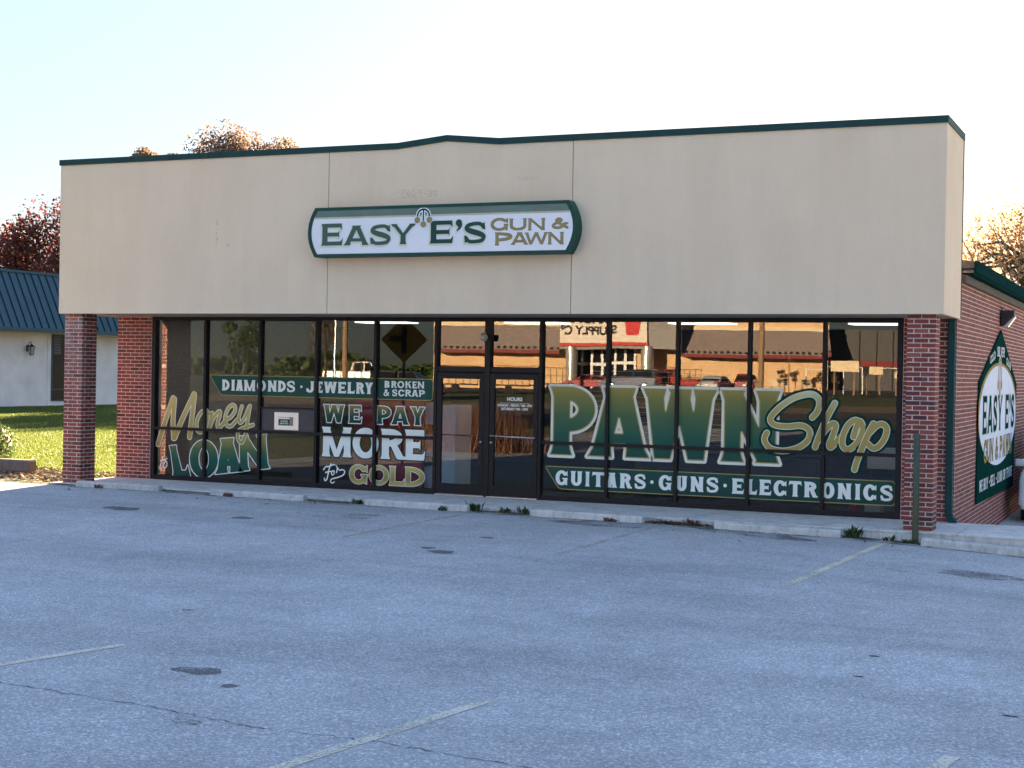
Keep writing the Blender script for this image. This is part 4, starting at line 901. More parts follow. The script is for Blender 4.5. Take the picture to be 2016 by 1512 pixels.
for i, (wd, ya, yb_) in enumerate((('GOLD', 3.95, 4.75), ('SILVER', 5.05, 6.25), ('GUNS', 6.6, 7.4))):
    side_word(wd, ya, yb_, 2.42 + (.14 if i == 1 else 0), 2.56 + (.18 if i == 1 else 0), [BWH], [0], yb=XS + .021, slope=(.14, 0, -.14)[i])
letter_mesh('emblem', layers([('s', arc(5.5, 2.25, .26, .26, 0, 180), .03), ('s', [(5.24, 2.25), (5.24, 2.12)], .03), ('s', [(5.76, 2.25), (5.76, 2.12)], .03), ('s', [(5.5, 2.5), (5.5, 1.98)], .03), ('s', [(5.24, 2.05), (5.241, 2.05)], .10), ('s', [(5.76, 2.05), (5.761, 2.05)], .10), ('s', [(5.5, 1.9), (5.501, 1.9)], .10)], (5, 1.7, 6, 2.6), .02, [.02, 0]), lambda x, y: (x, y), [BWH, BGD], side, 'x', y0=XS + .0255, sign=1)
# flood lamp over it
lp = empty('wall_lamp', (XR0 + .01, 5.75, 3.27), 0, 'dark wedge wall-pack lamp above the pointed banner board', 'lamp')
w_ = MB(); w_.prism([(0, .18), (0, -.18), (.06, -.18), (.30, .06), (.30, .18)], 'y', -.16, .16); w_.obj('housing', M['black'], lp, bevel=.01)
w_ = MB(); w_.prism([(.075, -.185), (.31, .05), (.325, .03), (.16, -.2)], 'y', -.14, .14); w_.obj('lens', mat('lamp_lens', (.5, .52, .55), .25, spec=.8), lp)
w_ = MB(); w_.tube([(.02, 0, .18), (.02, 0, .25)], .012, 6); w_.tube([(.02, 0, .25), (-.0, 0, .25)], .012, 6); w_.obj('conduit', M['black'], lp)

# ================================================================ LOT FURNITURE
def wheel_stop(x0, x1, label, jit=0):
    zl, zr = float(H(x0, -2.1)), float(H(x1, -2.1)); s = empty('wheel_stop', ((x0 + x1) / 2, -2.02, (zl + zr) / 2), 0, label, 'wheel stop', 'concrete wheel stops along the walkway')
    s.rotation_euler = (0, -math.atan2(zr - zl, x1 - x0), jit); h = (x1 - x0) / 2; m_ = MB()
    prof = [(-.09, -.012), (-.075, .085), (-.05, .105), (.05, .105), (.075, .085), (.09, -.012)]; st = [(-h, .75), (-h + .05, 1), (0, 1), (h - .05, 1), (h, .75)]; V = []; n = len(prof)
    for x, k in st: V += [(x + random.gauss(0, .004), y * k, z * (1 if z < 0 else (.85 + .15 * k))) for y, z in prof]
    F = [tuple(range(n))[::-1], tuple(range(4 * n, 5 * n))] + [(i * n + j, i * n + (j + 1) % n, (i + 1) * n + (j + 1) % n, (i + 1) * n + j) for i in range(4) for j in range(n)]
    m_.add(V, F); m_.obj('block', M['stop_conc'], s, bevel=.008)
    for dx in (-.55 * h, .55 * h):
        t = MB(); t.tube([(dx, 0, .098), (dx, 0, .109)], .016, 8); t.obj('anchor_pin', mat('rust', (.12, .06, .035), .8) if 'rust' not in M else M['rust'], s)
M['rust'] = mat('rust', (.12, .06, .035), .8)
for (a, b), lb in zip(((-.02, 1.76), (2.82, 4.64), (5.78, 7.60), (8.66, 10.48), (11.57, 13.39), (14.50, 16.33)),
        ('worn concrete wheel stop by the left brick pillar', 'concrete wheel stop in front of the LOAN window with dry weed', 'mossy concrete wheel stop in front of the GOLD window', 'concrete wheel stop just right of the glass doors', 'concrete wheel stop below the ELECTRONICS banner', 'concrete wheel stop right of the green signpost, at photo edge')):
    wheel_stop(a, b, lb, random.uniform(-.012, .012))
lp.scale = (.8, .8, .8)
# perforated channel post
zp = float(H(14.39, -1.86)); post = empty('sign_post', (14.392, -1.86, zp - .01), 0, 'green perforated steel signpost without a sign before the right brick pillar', 'post')
pm = MB(); pm.prism([(-.045, .0), (-.045, -.006), (-.028, -.006), (-.022, -.032), (.022, -.032), (.028, -.006), (.045, -.006), (.045, 0), (.022, 0), (.016, -.026), (-.016, -.026), (-.022, 0)], 'z', 0, .78); pm.obj('lower_channel', mat('post_olive', (.075, .085, .045), .7, var=.25, vscale=12), post)
pm = MB(); pm.prism([(-.043, -.007), (-.043, -.013), (-.028, -.013), (-.022, -.039), (.022, -.039), (.028, -.013), (.043, -.013), (.043, -.007), (.022, -.007), (.016, -.0325), (-.016, -.0325), (-.022, -.007)], 'z', .7, 1.53); pm.obj('upper_channel', mat('post_green', (.04, .085, .06), .6, var=.25, vscale=12), post)
hm = MB()
for k in range(58):
    z = .06 + k * .0254; y = -.0325 if z < .7 else -.0395; hm.add([(.0055 * math.cos(a), y, z + .0055 * math.sin(a)) for a in [i * math.pi / 3 for i in range(6)]], [tuple(range(6))])
tag(hm.obj('punched_holes', M['black'], post), kind='stuff')
# weeds and leaves along the kerb
def weed(x, y, n, h, m_, label, spread=.12, width=.02):
    z = float(H(x, y)); o = empty('weed', (x, y, z - .005), 0, label, 'weed', 'weeds along the kerb'); V, F = [], []
    for _ in range(n):
        a = random.uniform(0, 6.28); l = h * random.uniform(.5, 1.1); b0 = Vector((random.gauss(0, spread * .45), random.gauss(0, spread * .2), 0)); out = Vector((math.cos(a), math.sin(a) * .6, 0)); w = Vector((-math.sin(a), math.cos(a), 0)) * width * random.uniform(.6, 1.3); k = len(V)
        p1 = b0 + out * l * .25 + Vector((0, 0, l * .6)); p2 = b0 + out * l * random.uniform(.4, .8) + Vector((0, 0, l * random.uniform(.6, 1.0)))
        V += [b0 - w * .3, b0 + w * .3, p1 + w, p1 - w, p2]; F += [(k, k + 1, k + 2, k + 3), (k + 3, k + 2, k + 4)]
    me = bpy.data.meshes.new('leaves'); me.from_pydata(V, [], F); me.update(); link('leaves', me, o, m_); t = MB(); t.tube([(0, 0, 0), (.01, 0, h * .6)], [.005, .002], 5); t.obj('stem', m_, o)
M['weed_dry'] = leafmat('dry_weed', [(.16, .06, .035), (.22, .10, .055), (.11, .04, .03), (.18, .12, .07)], .2)
for x, y, n, h, k, lb in ((13.55, -1.86, 34, .22, 'leaf_green', 'leafy green weed between wheel stop and signpost'), (14.02, -1.88, 16, .10, 'leaf_green', 'low green weed left of the signpost'), (7.65, -1.93, 30, .17, 'leaf_green', 'green weed at the end of the GOLD window wheel stop'), (7.2, -2.14, 30, .09, 'leaf_green', 'low mossy weed along the front of the GOLD window wheel stop'), (8.15, -1.84, 26, .11, 'leaf_green', 'low green weed before the right-hand door'), (8.5, -1.86, 22, .14, 'leaf_green', 'green weed just right of the doors by the wheel stop'), (5.55, -1.86, 22, .10, 'leaf_green', 'small green weed left of the GOLD window wheel stop'), (.5, -2.13, 26, .09, 'weed_dry', 'dry reddish weed on the wheel stop by the left pillar'), (3.22, -2.13, 26, .09, 'weed_dry', 'dry reddish weed on the wheel stop under LOAN'), (11.2, -1.88, 20, .12, 'weed_dry', 'dry weed over the drifted brown leaves'), (10.02, -2.14, 20, .08, 'weed_dry', 'dry brown weed before the wheel stop right of the doors'), (14.32, -1.93, 14, .08, 'leaf_green', 'grass tuft at the foot of the signpost')):
    weed(x, y, n, h, M[k], lb)
def leaf_litter(name, n, gen, m_, label, size=(.03, .065)):
    V = np.zeros((n, 4, 3)); 
    for i in range(n):
        x, y = gen(); z = float(H(x, y)) + .006 + abs(random.gauss(0, .012)); s = random.uniform(*size); a = random.uniform(0, 6.28); t = random.gauss(0, .35); ca, sa = math.cos(a), math.sin(a)
        for j, (p, q) in enumerate(((-1, 0), (0, -.6), (1, .0), (0, .6))): V[i, j] = (x + s * (p * ca - q * sa), y + s * (p * sa + q * ca), z + s * (t * p + .25 * abs(q)))
    F = np.arange(n * 4).reshape(n, 4); return tag(quickmesh(name, V.reshape(-1, 3), F, m_), label, 'leaves', kind='stuff')
leaf_litter('fallen_leaves', 260, lambda: (random.gauss(10.95, .22), -1.80 - abs(random.gauss(0, .11))), M['leaf_dead'], 'drift of brown fallen leaves against the walkway kerb', (.025, .05))
leaf_litter('scattered_leaves', 90, lambda: (random.uniform(0, 16), -1.82 - random.expovariate(1 / .5)), M['leaf_dead'], 'few brown leaves scattered over the lot by the kerb', (.02, .045))
leaf_litter('leaf_bed', 1500, lambda: (random.uniform(-6.0, -.95), 0) if False else (lambda x: (x, random.uniform(-1.6, .9) + max(0, (-1.5 - x)) * .15))(random.uniform(-5.5, -.9)), M['leaf_dead'], 'bed of dead leaves at the lawn edge left of the pillar', (.03, .07))

# loose grit washed up along the kerb
def grit(n, gen):
    V = np.zeros((n, 5, 3))
    for i in range(n):
        x, y = gen(); z = float(H(x, y)); s = random.uniform(.004, .014); a = random.uniform(0, 6.28)
        for j in range(4): V[i, j] = (x + s * math.cos(a + j * 1.57), y + s * math.sin(a + j * 1.57), z + .002)
        V[i, 4] = (x, y, z + s * .9)
    F = (np.arange(n)[:, None, None] * 5 + np.array([[0, 1, 4], [1, 2, 4], [2, 3, 4], [3, 0, 4]])[None]).reshape(-1, 3)
    tag(quickmesh('grit', V.reshape(-1, 3), F, mat('grit', (.36, .34, .31), .9, var=.5, vscale=60)), 'loose pale grit scattered over the parking lot near the kerb', 'gravel', kind='stuff')
grit(1500, lambda: (random.uniform(-1, 17), -1.82 - random.expovariate(1 / .35)) if random.random() < .7 else (random.uniform(2, 17), random.uniform(-16, -2)))

# ================================================================ INSIDE THE SHOP
def ibox(name, label, cat, parts, group=None):
    o = empty(name, (0, 0, 0), 0, label, cat, group)
    for nm, x0, x1, y0, y1, z0, z1, m_ in parts: boxo(nm, x0, x1, y0, y1, z0, z1, m_, o, .006)
    return o
xg = lambda u, y, v=880: on_y(u, v, y)[0]
a, b = xg(864, .40), xg(887, .40)
ibox('white_cabinet', 'tall white cabinet standing inside behind the left glass door', 'cabinet', [('body', a - .02, b + .10, .40, 1.05, .04, on_y(870, 797, .40)[1], M['white_paint']), ('plinth', a, b + .08, .43, 1.02, 0, .039, M['black'])])
a, b = xg(700, .3), xg(834, .3)
ibox('red_display_board', 'dark red display board inside behind the WE PAY lettering', 'board', [('panel', a, b, .30, .35, .05, 1.62, M['red_board']), ('foot', a + .1, a + .16, .2, .6, 0, .049, M['black']), ('foot', b - .16, b - .1, .2, .6, 0, .049, M['black'])])
a, b = xg(838, .45), xg(852, .45)
ibox('white_shelf_unit', 'pale blue-white shelf unit inside at the right edge of the GOLD window', 'shelves', [('shelf', a, b + .1, .45, .85, z, z + .38, M['white_paint']) for z in (.06, .62, 1.18)] + [('upright', b + .1, b + .14, .45, .85, 0, 1.7, M['black'])])
ibox('counter', 'long dark grey sales counter inside behind the PAWN lettering', 'counter', [('front', 9.1, 12.3, 1.5, 1.56, .0, .78, mat('counter_front', (.10, .095, .10), .5)), ('top', 9.05, 12.35, 1.45, 2.1, .781, .82, M['black'])] + [('panel', 9.14 + k * .8, 9.86 + k * .8, 1.48, 1.499, .06, .72, mat('counter_panel', (.12, .11, .115), .5)) for k in range(4)])
sl = [('back', 6.3, 9.4, 6.5, 6.55, .6, 2.35, M['dark_wall'])] + [('slat', 6.35, 9.35, 6.47, 6.499, .7 + k * .105, .716 + k * .105, M['steel']) for k in range(15)]
ibox('slat_wall', 'wall of horizontal metal slats deep inside behind the right-hand door', 'slat wall', sl)
ibox('white_board', 'white paper notice board inside low behind the Shop lettering', 'board', [('sheet', 12.95, 13.75, 2.2, 2.22, .62, .98, M['white_paint']), ('leg', 13.0, 13.04, 2.221, 2.26, 0, .9, M['black']), ('leg', 13.66, 13.70, 2.221, 2.26, 0, .9, M['black'])])
t = empty('red_tub', (13.05, .75, 0), 0, 'small red plastic tub on the floor behind the ELECTRONICS banner', 'tub'); q = MB(); q.tube([(0, 0, 0), (0, 0, .16)], [.08, .1], 12); q.obj('tub', M['red_board'], t); q = MB(); q.tube([(0, 0, .161), (0, 0, .18)], .105, 12); q.obj('rim', M['red_board'], t)
ibox('white_carton', 'white carton on the floor behind the ELECTRONICS banner', 'box', [('box', 13.2, 13.45, .7, .95, 0, .15, M['white_paint']), ('lid', 13.19, 13.46, .69, .96, .1505, .17, M['white_paint'])])

# ================================================================ TREES
def tree(name, label, base, height, crown_c, crown_r, nl, leaf, m_, seed, trunk_r=.2, group=None, clumps=26, shell=.55):
    rnd = np.random.default_rng(seed); x, y = base; z = float(H(x, y)) - .06
    o = empty(name, (x, y, z), 0, label, 'tree', group); cc = np.array(crown_c, float) - np.array([x, y, z]); cr = np.array(crown_r, float)
    t = MB(); top = cc + np.array([0, 0, cr[2] * .35]); k = 7; pts = [tuple(np.array([0, 0, -.1]) * (1 - i / k) + top * (i / k) + (rnd.normal(0, .12, 3) * (0 < i < k))) for i in range(k + 1)]
    t.tube(pts, [trunk_r * (1 - .85 * i / k) for i in range(k + 1)], 8)
    cl = []
    for i in range(clumps):
        d = rnd.normal(size=3); d /= np.linalg.norm(d); d[2] = abs(d[2]) * 1.0 - .35 if rnd.random() < .6 else d[2]; r = shell + (1 - shell) * rnd.random()
        c = cc + d * cr * r * .82; cl.append((c, rnd.uniform(.20, .38)))
        st = np.array(pts[rnd.integers(3, k)]); mid = (st + c) / 2 + rnd.normal(0, .2, 3); t.tube([tuple(st), tuple(mid), tuple(c)], [trunk_r * .32, trunk_r * .18, trunk_r * .05], 5)
    t.obj('trunk', M['bark'], o, smooth=True)
    n = nl; ci = rnd.integers(0, clumps, n); C = np.array([c for c, _ in cl])[ci]; Rr = np.array([r for _, r in cl])[ci][:, None] * cr.mean()
    g = rnd.normal(size=(n, 3)); g /= np.linalg.norm(g, axis=1)[:, None]; P = C + g * Rr * rnd.random((n, 1)) ** .45
    s = leaf * rnd.uniform(.6, 1.3, (n, 1)); A = rnd.normal(size=(n, 3)); A /= np.linalg.norm(A, axis=1)[:, None]; B = np.cross(A, rnd.normal(size=(n, 3))); B /= np.linalg.norm(B, axis=1)[:, None]
    V = np.stack([P - A * s, P - B * s * .6, P + A * s, P + B * s * .6], 1).reshape(-1, 3)
    quickmesh('crown', V, np.arange(4 * n).reshape(n, 4), m_, o); return o
at_ = lambda u, v, t: PC + (lambda d: d / math.hypot(d[0], d[1]))(ray(u, v)) * t
p = at_(470, 300, 70); tree('autumn_tree', 'rust-brown autumn tree top showing above the middle-left parapet', (p[0], p[1]), 13, (p[0], p[1], 9.95), (4.1, 4.1, 3.0), 46000, .075, M['leaf_rust'], 3, .28, 'trees behind the shop', 64, .75)
p = at_(585, 310, 66); tree('autumn_tree', 'small round rust tree top right of the larger one behind the parapet', (p[0], p[1]), 11, (p[0], p[1], 9.9), (1.8, 1.8, 2.2), 12000, .075, M['leaf_rust'], 5, .18, 'trees behind the shop', 34, .75)
p = at_(280, 330, 80); tree('autumn_tree', 'leftmost pale tree tip peeking over the parapet', (p[0], p[1]), 11, (p[0], p[1], 12.0), (1.5, 1.5, 1.6), 7000, .075, M['leaf_rust'], 6, .18, 'trees behind the shop', 12)
p = at_(322, 330, 80); tree('autumn_tree', 'low pale tree tip over the parapet, second from left', (p[0], p[1]), 11, (p[0], p[1], 12.0), (1.9, 1.9, 1.5), 7500, .075, M['leaf_rust'], 8, .18, 'trees behind the shop', 12)
p = at_(112, 470, 95); tree('maroon_tree', 'dark maroon leafy tree rising behind the blue roof', (p[0], p[1]), 12, (p[0], p[1], 7.8), (5.8, 5.8, 4.7), 30000, .11, M['leaf_red'], 9, .34, None, 44)
p = at_(2035, 520, 55); tree('orange_tree', 'sunlit orange tree behind the brick side wall at right', (p[0], p[1]), 8, (p[0], p[1], 6.4), (3.4, 3.4, 3.1), 8500, .065, M['leaf_orange'], 11, .26, None, 80, .5)
for i, (x, y, h, r) in enumerate(((-27, 58, 9.5, 4.2), (-20, 52, 8.5, 4.0), (-14, 60, 9.5, 4.5), (-8, 50, 8, 3.6))):
    tree('rear_tree', 'brown tree standing far behind the shop, hidden by the parapet', (x, y), h, (x, y, h * .55), (r, r, h * .36), 5000, .2, M['leaf_rust'], 20 + i, .3, 'far trees hidden behind the shop', 40)

# ================================================================ NEIGHBOUR AND LAWN
NX = -22.0; nb = empty('neighbour_building', (NX, 22, .5), 0, 'pale stucco neighbouring building with blue standing-seam metal roof', 'building')
NW = mat('neighbour_stucco', (.74, .69, .63), .9, var=.12, vscale=1.2, bscale=30, bstr=.3); NR = mat('blue_metal_roof', (.058, .112, .135), .6, .0, .1, 2, spec=.1); NT = mat('neighbour_trim', (.016, .05, .05), .5)
boxo('wall', -9, 0, -16, 18, -.6, 2.93, NW, nb); boxo('plinth', -.02, .03, -16, 18, -.6, .02, mat('plinth_grey', (.2, .18, .16), .9), nb)
r = MB(); ev, tp = 2.95, 5.02; r.add([(.75, -16.6, ev), (.75, 18.6, ev), (-.2, 18.6, tp), (-.2, -16.6, tp), (.75, -16.6, ev - .06), (.75, 18.6, ev - .06), (-.2, 18.6, tp - .06), (-.2, -16.6, tp - .06), (-9.5, 18.6, tp + .1), (-9.5, -16.6, tp + .1)], [(0, 1, 2, 3), (4, 7, 6, 5), (0, 4, 5, 1), (3, 2, 8, 9), (0, 3, 7, 4), (1, 5, 6, 2)]); nroof = r.obj('roof', NR, nb)
ln = math.hypot(.95, tp - ev); sm = MB(); sm.box(0, ln, -.012, .012, .0, .05); seam_me = sm.mesh('seam'); seam_me.materials.append(mat('seam_dark', (.008, .03, .07), .4, .2, .05))
for k in range(58):
    y = -5 + k * .40
    if y > 17: break
    link('seam', seam_me, nroof, None, (.75, y, ev + .001), (0, -math.atan2(tp - ev, .95), math.pi))
boxo('ridge_cap', -.34, -.15, -16.6, 18.6, tp + .001, tp + .09, NR, nroof); boxo('gutter', .72, .86, -16.6, 18.6, ev - .16, ev - .065, NT, nroof); boxo('soffit', 0.002, .72, -16.6, 18.6, ev - .10, ev - .065, NW, nroof)
for y0 in (.80, 5.05, -4.2):
    f_ = boxo('window', -.05, .03, y0, y0 + .9, .2, 2.77, NT, nb); boxo('pane', .031, .036, y0 + .07, y0 + .83, .68, 2.7, M['glass_dark'], f_); boxo('pane', .031, .036, y0 + .07, y0 + .83, .25, .62, M['glass_dark'], f_)
    for zz in np.arange(2.0, 2.68, .06): boxo('blind_slat', .0362, .039, y0 + .09, y0 + .5, zz, zz + .035, mat('blind', (.10, .10, .11), .6) if 'blind' not in M else M['blind'], f_)
    M['blind'] = f_.children[-1].data.materials[0]
    boxo('trim_strip', .002, .02, y0 - .22, y0 - .16, .02, 2.9, NW, nb)
ln_ = empty('wall_lantern', (NX + .02, 21.45, 2.70), 0, 'black carriage lantern on the pale neighbouring wall', 'lantern')
q = MB(); q.box(0, .03, -.05, .05, -.12, .12); q.obj('backplate', M['black'], ln_); q = MB(); q.tube([(.02, 0, .05), (.12, 0, .25), (.2, 0, .22), (.2, 0, .12)], .014, 6); q.obj('bracket', M['black'], ln_)
q = MB(); q.tube([(.2, 0, .16), (.2, 0, .12), (.2, 0, .06)], [.02, .06, .14], 8); q.tube([(.2, 0, -.27), (.2, 0, -.25)], [.06, .08], 8); q.obj('cap', M['black'], ln_); q = MB(); q.tube([(.2, 0, .058), (.2, 0, -.25)], [.12, .07], 8); q.obj('lantern_glass', mat('lantern_glass', (.35, .36, .38), .15, spec=.8), ln_)
for k in range(4):
    a = k * math.pi / 2 + .4; q = MB(); q.tube([(.2 + .125 * math.cos(a), .125 * math.sin(a), .06), (.2 + .075 * math.cos(a), .075 * math.sin(a), -.25)], .01, 5); q.obj('rib', M['black'], ln_)
# lawn blades in front of it
n = 150000; tt = RNG.random(n); uu = RNG.uniform(-25, 240, n); dist = 22 + 44 * tt ** 1.3; P_ = np.zeros((n, 2)); dd = np.stack([ray(-25, 800)[:2], ray(240, 800)[:2]]); f_ = ((uu + 25) / 265)[:, None]; dirs = dd[0] * (1 - f_) + dd[1] * f_; dirs /= np.linalg.norm(dirs, axis=1)[:, None]; P_ = PC[:2] + dirs * dist[:, None]
ok = (P_[:, 0] < -.95) & (P_[:, 0] > NX + .1) & ((P_[:, 1] > .35 - .12 * (P_[:, 0] + 1)) | (P_[:, 0] < -6)) & (P_[:, 1] > -1.2 - .55 * (P_[:, 0] + 2.3)); P_ = P_[ok]; n = len(P_); hh = RNG.uniform(.02, .055, (n, 1)) * (1 + (P_[:, :1] < -6) * .3); an = RNG.uniform(0, 6.28, n); wv = np.stack([np.cos(an), np.sin(an), 0 * an], 1) * RNG.uniform(.005, .012, (n, 1)); ln2 = np.stack([RNG.normal(0, .5, n), RNG.normal(0, .5, n), np.ones(n)], 1) * hh
B_ = np.column_stack([P_, H(P_[:, 0], P_[:, 1]) - .05]); tag(quickmesh('lawn', np.stack([B_ - wv, B_ + wv, B_ + ln2], 1).reshape(-1, 3), np.arange(3 * n).reshape(n, 3), M['grass']), 'green mown lawn left of the shop streaked with low sun', 'grass', kind='stuff')
# low concrete edging and clipped bush by the lot's corner
x0, y0 = on_z(58, 930, 0.0); ed = empty('edging_block', (x0, y0, float(H(x0, y0))), 0, 'low weathered concrete planter edge at the far left', 'planter'); q = MB(); q.box(-3.2, 0, -.12, .12, -.05, .24); q.obj('coping_block', concrete('edging_conc', (.20, .16, .13)), ed, bevel=.03); q = MB(); q.box(-3.2, -2.96, .121, 2.4, -.05, .23); q.obj('return_block', M['concrete'], ed, bevel=.03)
bx_, by_ = on_z(-72, 905, .2); bs = empty('bush', (bx_, by_ + .4, float(H(bx_, by_)) - .05), 0, 'dark clipped bush cut off by the left photo edge', 'bush')
n = 5200; g = RNG.normal(size=(n, 3)); g /= np.linalg.norm(g, axis=1)[:, None]; P3 = g * np.array([.62, .62, .48]) * RNG.random((n, 1)) ** .25 * (1 + .1 * np.sin(6 * g[:, :1]) + .08 * np.cos(7 * g[:, 1:2])) + np.array([0, 0, .52]); s_ = RNG.uniform(.02, .045, (n, 1)); A = RNG.normal(size=(n, 3)); A /= np.linalg.norm(A, axis=1)[:, None]; Bv = np.cross(A, g); quickmesh('foliage', np.stack([P3 - A * s_, P3 - Bv * s_ * .7, P3 + A * s_, P3 + Bv * s_ * .7], 1).reshape(-1, 3), np.arange(4 * n).reshape(n, 4), M['leaf_green'], bs)
q = MB()
for k in range(5): a = k * 1.25; q.tube([(0, 0, 0), (.15 * math.cos(a), .15 * math.sin(a), .3), (.35 * math.cos(a), .35 * math.sin(a), .7)], [.025, .018, .008], 5)
q.obj('stems', M['bark'], bs)

# ================================================================ VEHICLES
def carpaint(name, c, metal=.2): return mat(name, c, .28, metal, .03, 1, coat=.9)
def vehicle(name, label, kind, paintm, loc, rz, group=None):
    o = empty(name, loc, rz, label, {'sedan': 'car', 'suv': 'car', 'pickup': 'pickup', 'van': 'van'}[kind], group)
    Lh = {'sedan': 2.4, 'suv': 2.35, 'pickup': 2.85, 'van': 2.5}[kind]; Wd = .93 if kind != 'pickup' else .98
    prof = {'sedan': [(-2.4, .32), (-2.4, .80), (-2.25, .98), (-1.35, 1.02), (1.0, .96), (2.1, .82), (2.38, .62), (2.4, .30)], 'suv': [(-2.33, .38), (-2.35, 1.02), (-2.25, 1.12), (.95, 1.12), (1.95, 1.02), (2.28, .86), (2.35, .36)],
            'pickup': [(-2.85, .50), (-2.85, 1.12), (.9, 1.14), (2.35, 1.08), (2.75, .92), (2.85, .46)], 'van': [(-2.45, .36), (-2.5, 1.1), (.9, 1.1), (2.0, .98), (2.42, .76), (2.5, .34)]}[kind]
    roof = {'sedan': [(-1.75, .98), (-1.0, 1.42), (-.2, 1.47), (.35, 1.42), (1.15, .95)], 'suv': [(-2.28, 1.10), (-2.0, 1.70), (-1.6, 1.76), (.1, 1.74), (.5, 1.66), (1.2, 1.10)],
            'pickup': [(-.75, 1.12), (-.6, 1.80), (-.3, 1.86), (.5, 1.86), (.8, 1.78), (1.5, 1.12)], 'van': [(-2.42, 1.08), (-2.25, 1.72), (-1.9, 1.80), (.1, 1.78), (.6, 1.68), (1.6, 1.06)]}[kind]
    b = MB(); n = len(prof); V = []
    for w_, k in ((-Wd, .0), (-Wd * .96, 1), (Wd * .96, 1), (Wd, 0)): pass
    secs = [(-Wd, .06), (-Wd + .07, 0), (Wd - .07, 0), (Wd, .06)]
    for w_, ins in secs: V += [(x * (1 - ins * .25), w_, z + (-ins * .5 if z > .7 else ins * .3)) for x, z in prof]
    F = [tuple(range(n)), tuple(range(3 * n, 4 * n))[::-1]] + [(s * n + i, s * n + (i + 1) % n, (s + 1) * n + (i + 1) % n, (s + 1) * n + i) for s in range(3) for i in range(n)]
    b.add(V, F); b.obj('body', paintm, o, bevel=.02, smooth=False)
    g = MB(); n = len(roof); V = []
    for sgn in (-1, 1): V += [(x, sgn * (Wd - .03 - max(0, z - 1.05) * .26), z) for x, z in roof]
    g.add(V, [tuple(range(n)), tuple(range(n, 2 * n))[::-1]] + [(i, (i + 1) % n, n + (i + 1) % n, n + i) for i in range(n)]); g.obj('cabin', paintm, o, bevel=.02)
    zr = max(z for _, z in roof); cx = sum(x for x, _ in roof) / n; cz = 1.0
    for sgn in (-1, 1):
        zb, zt = roof[0][1] + .05, zr - .10; inner = [(x, z) for x, z in roof]; xs0 = roof[0][0] + .22; xs1 = roof[-1][0] - .28; xt0 = roof[1][0] + .12; xt1 = roof[-2][0] - .08
        yb = lambda z: sgn * (Wd - .03 - max(0, z - 1.05) * .26 + .006); xm = (xs0 + xs1) / 2
        for p0, p1, q0, q1 in ((xs0, xm - .05, xt0, xm - .05), (xm + .05, xs1, xm + .05, xt1)):
            w_ = MB(); w_.add([(p0, yb(zb), zb), (p1, yb(zb), zb), (q1, yb(zt), zt), (q0, yb(zt), zt)], [(0, 1, 2, 3)]); w_.obj('side_window', M['glass_dark'], o)
    for nm, i0, i1, off in (('rear_window', 0, 1, -.008), ('windscreen', n - 1, n - 2, .008)):
        (xa, za), (xb, zb) = roof[i0], roof[i1]; za += .06; w_ = MB(); ya, yb_ = Wd - .14, Wd - .14 - (zb - za) * .26; w_.add([(xa + (xb - xa) * .1 + off, -ya, za), (xa + (xb - xa) * .1 + off, ya, za), (xb + off * 1.2, yb_, zb - .03), (xb + off * 1.2, -yb_, zb - .03)], [(0, 1, 2, 3)]); w_.obj(nm, M['glass_dark'], o)
    for sx in (-.60 * Lh, .62 * Lh):
        for sgn in (-1, 1):
            t = MB(); y1 = sgn * (Wd + .005); t.tube([(sx, y1 - sgn * .24, .34), (sx, y1, .34)], .34, 18); wh = t.obj('wheel', M['rubber'], o); t = MB(); t.tube([(sx, y1 - sgn * .02, .34), (sx, y1 + sgn * .008, .34)], .21, 12); t.obj('rim', M['steel'], wh)
    fx, rx = prof[-2][0], prof[1][0]; LR = M.setdefault('tail', mat('tail_lamp', (.35, .01, .01), .2, coat=.8)); LH = M.setdefault('head', mat('head_lamp', (.6, .62, .65), .1, .3, coat=.8))
    zh = prof[-3][1] - .12 if kind != 'sedan' else .66
    for sgn in (-1, 1):
        boxo('headlight', fx - .22, fx + .015, sgn * (Wd - .30) - .17, sgn * (Wd - .30) + .17, zh - .08, zh + .07, LH, o, .02); boxo('tail_light', rx - .012, rx + .06, sgn * (Wd - .16) - .11, sgn * (Wd - .16) + .11, .78, 1.0, LR, o, .01)
        boxo('mirror', 1.0, 1.12, sgn * (Wd + .02), sgn * (Wd + .02) + sgn * .17, 1.05, 1.2, paintm, o, .02)
    gr = boxo('grille', fx - .02, fx + .022, -.5, .5, zh - .14, zh + .06, M['black'], o, .01)
    for k in range(3): boxo('grille_bar', fx + .0225, fx + .032, -.48, .48, zh - .10 + k * .055, zh - .085 + k * .055, M['steel'], gr)
    boxo('front_bumper', fx - .1, fx + .06, -Wd + .04, Wd - .04, .30, .52, paintm if kind != 'pickup' else M['steel'], o, .03); boxo('rear_bumper', rx - .08, rx + .1, -Wd + .04, Wd - .04, .36, .58, paintm if kind != 'pickup' else M['steel'], o, .03)
    boxo('lower_intake', fx + .0605, fx + .07, -Wd + .12, Wd - .12, .34, .44, M['black'], o); boxo('number_plate', rx - .095, rx - .081, -.16, .16, .62, .76, M['white_paint'], o)
    if kind == 'pickup': boxo('load_bed', -2.78, -.85, -Wd + .1, Wd - .1, 1.1, 1.145, M['black'], o)
    return o
vehicle('parked_car', 'white car nosing into the right photo edge beside the brick wall', 'suv', carpaint('car_white', (.70, .71, .72), 0), (15.86, 9.2, float(H(15.9, 9)) - .012), -math.pi / 2)

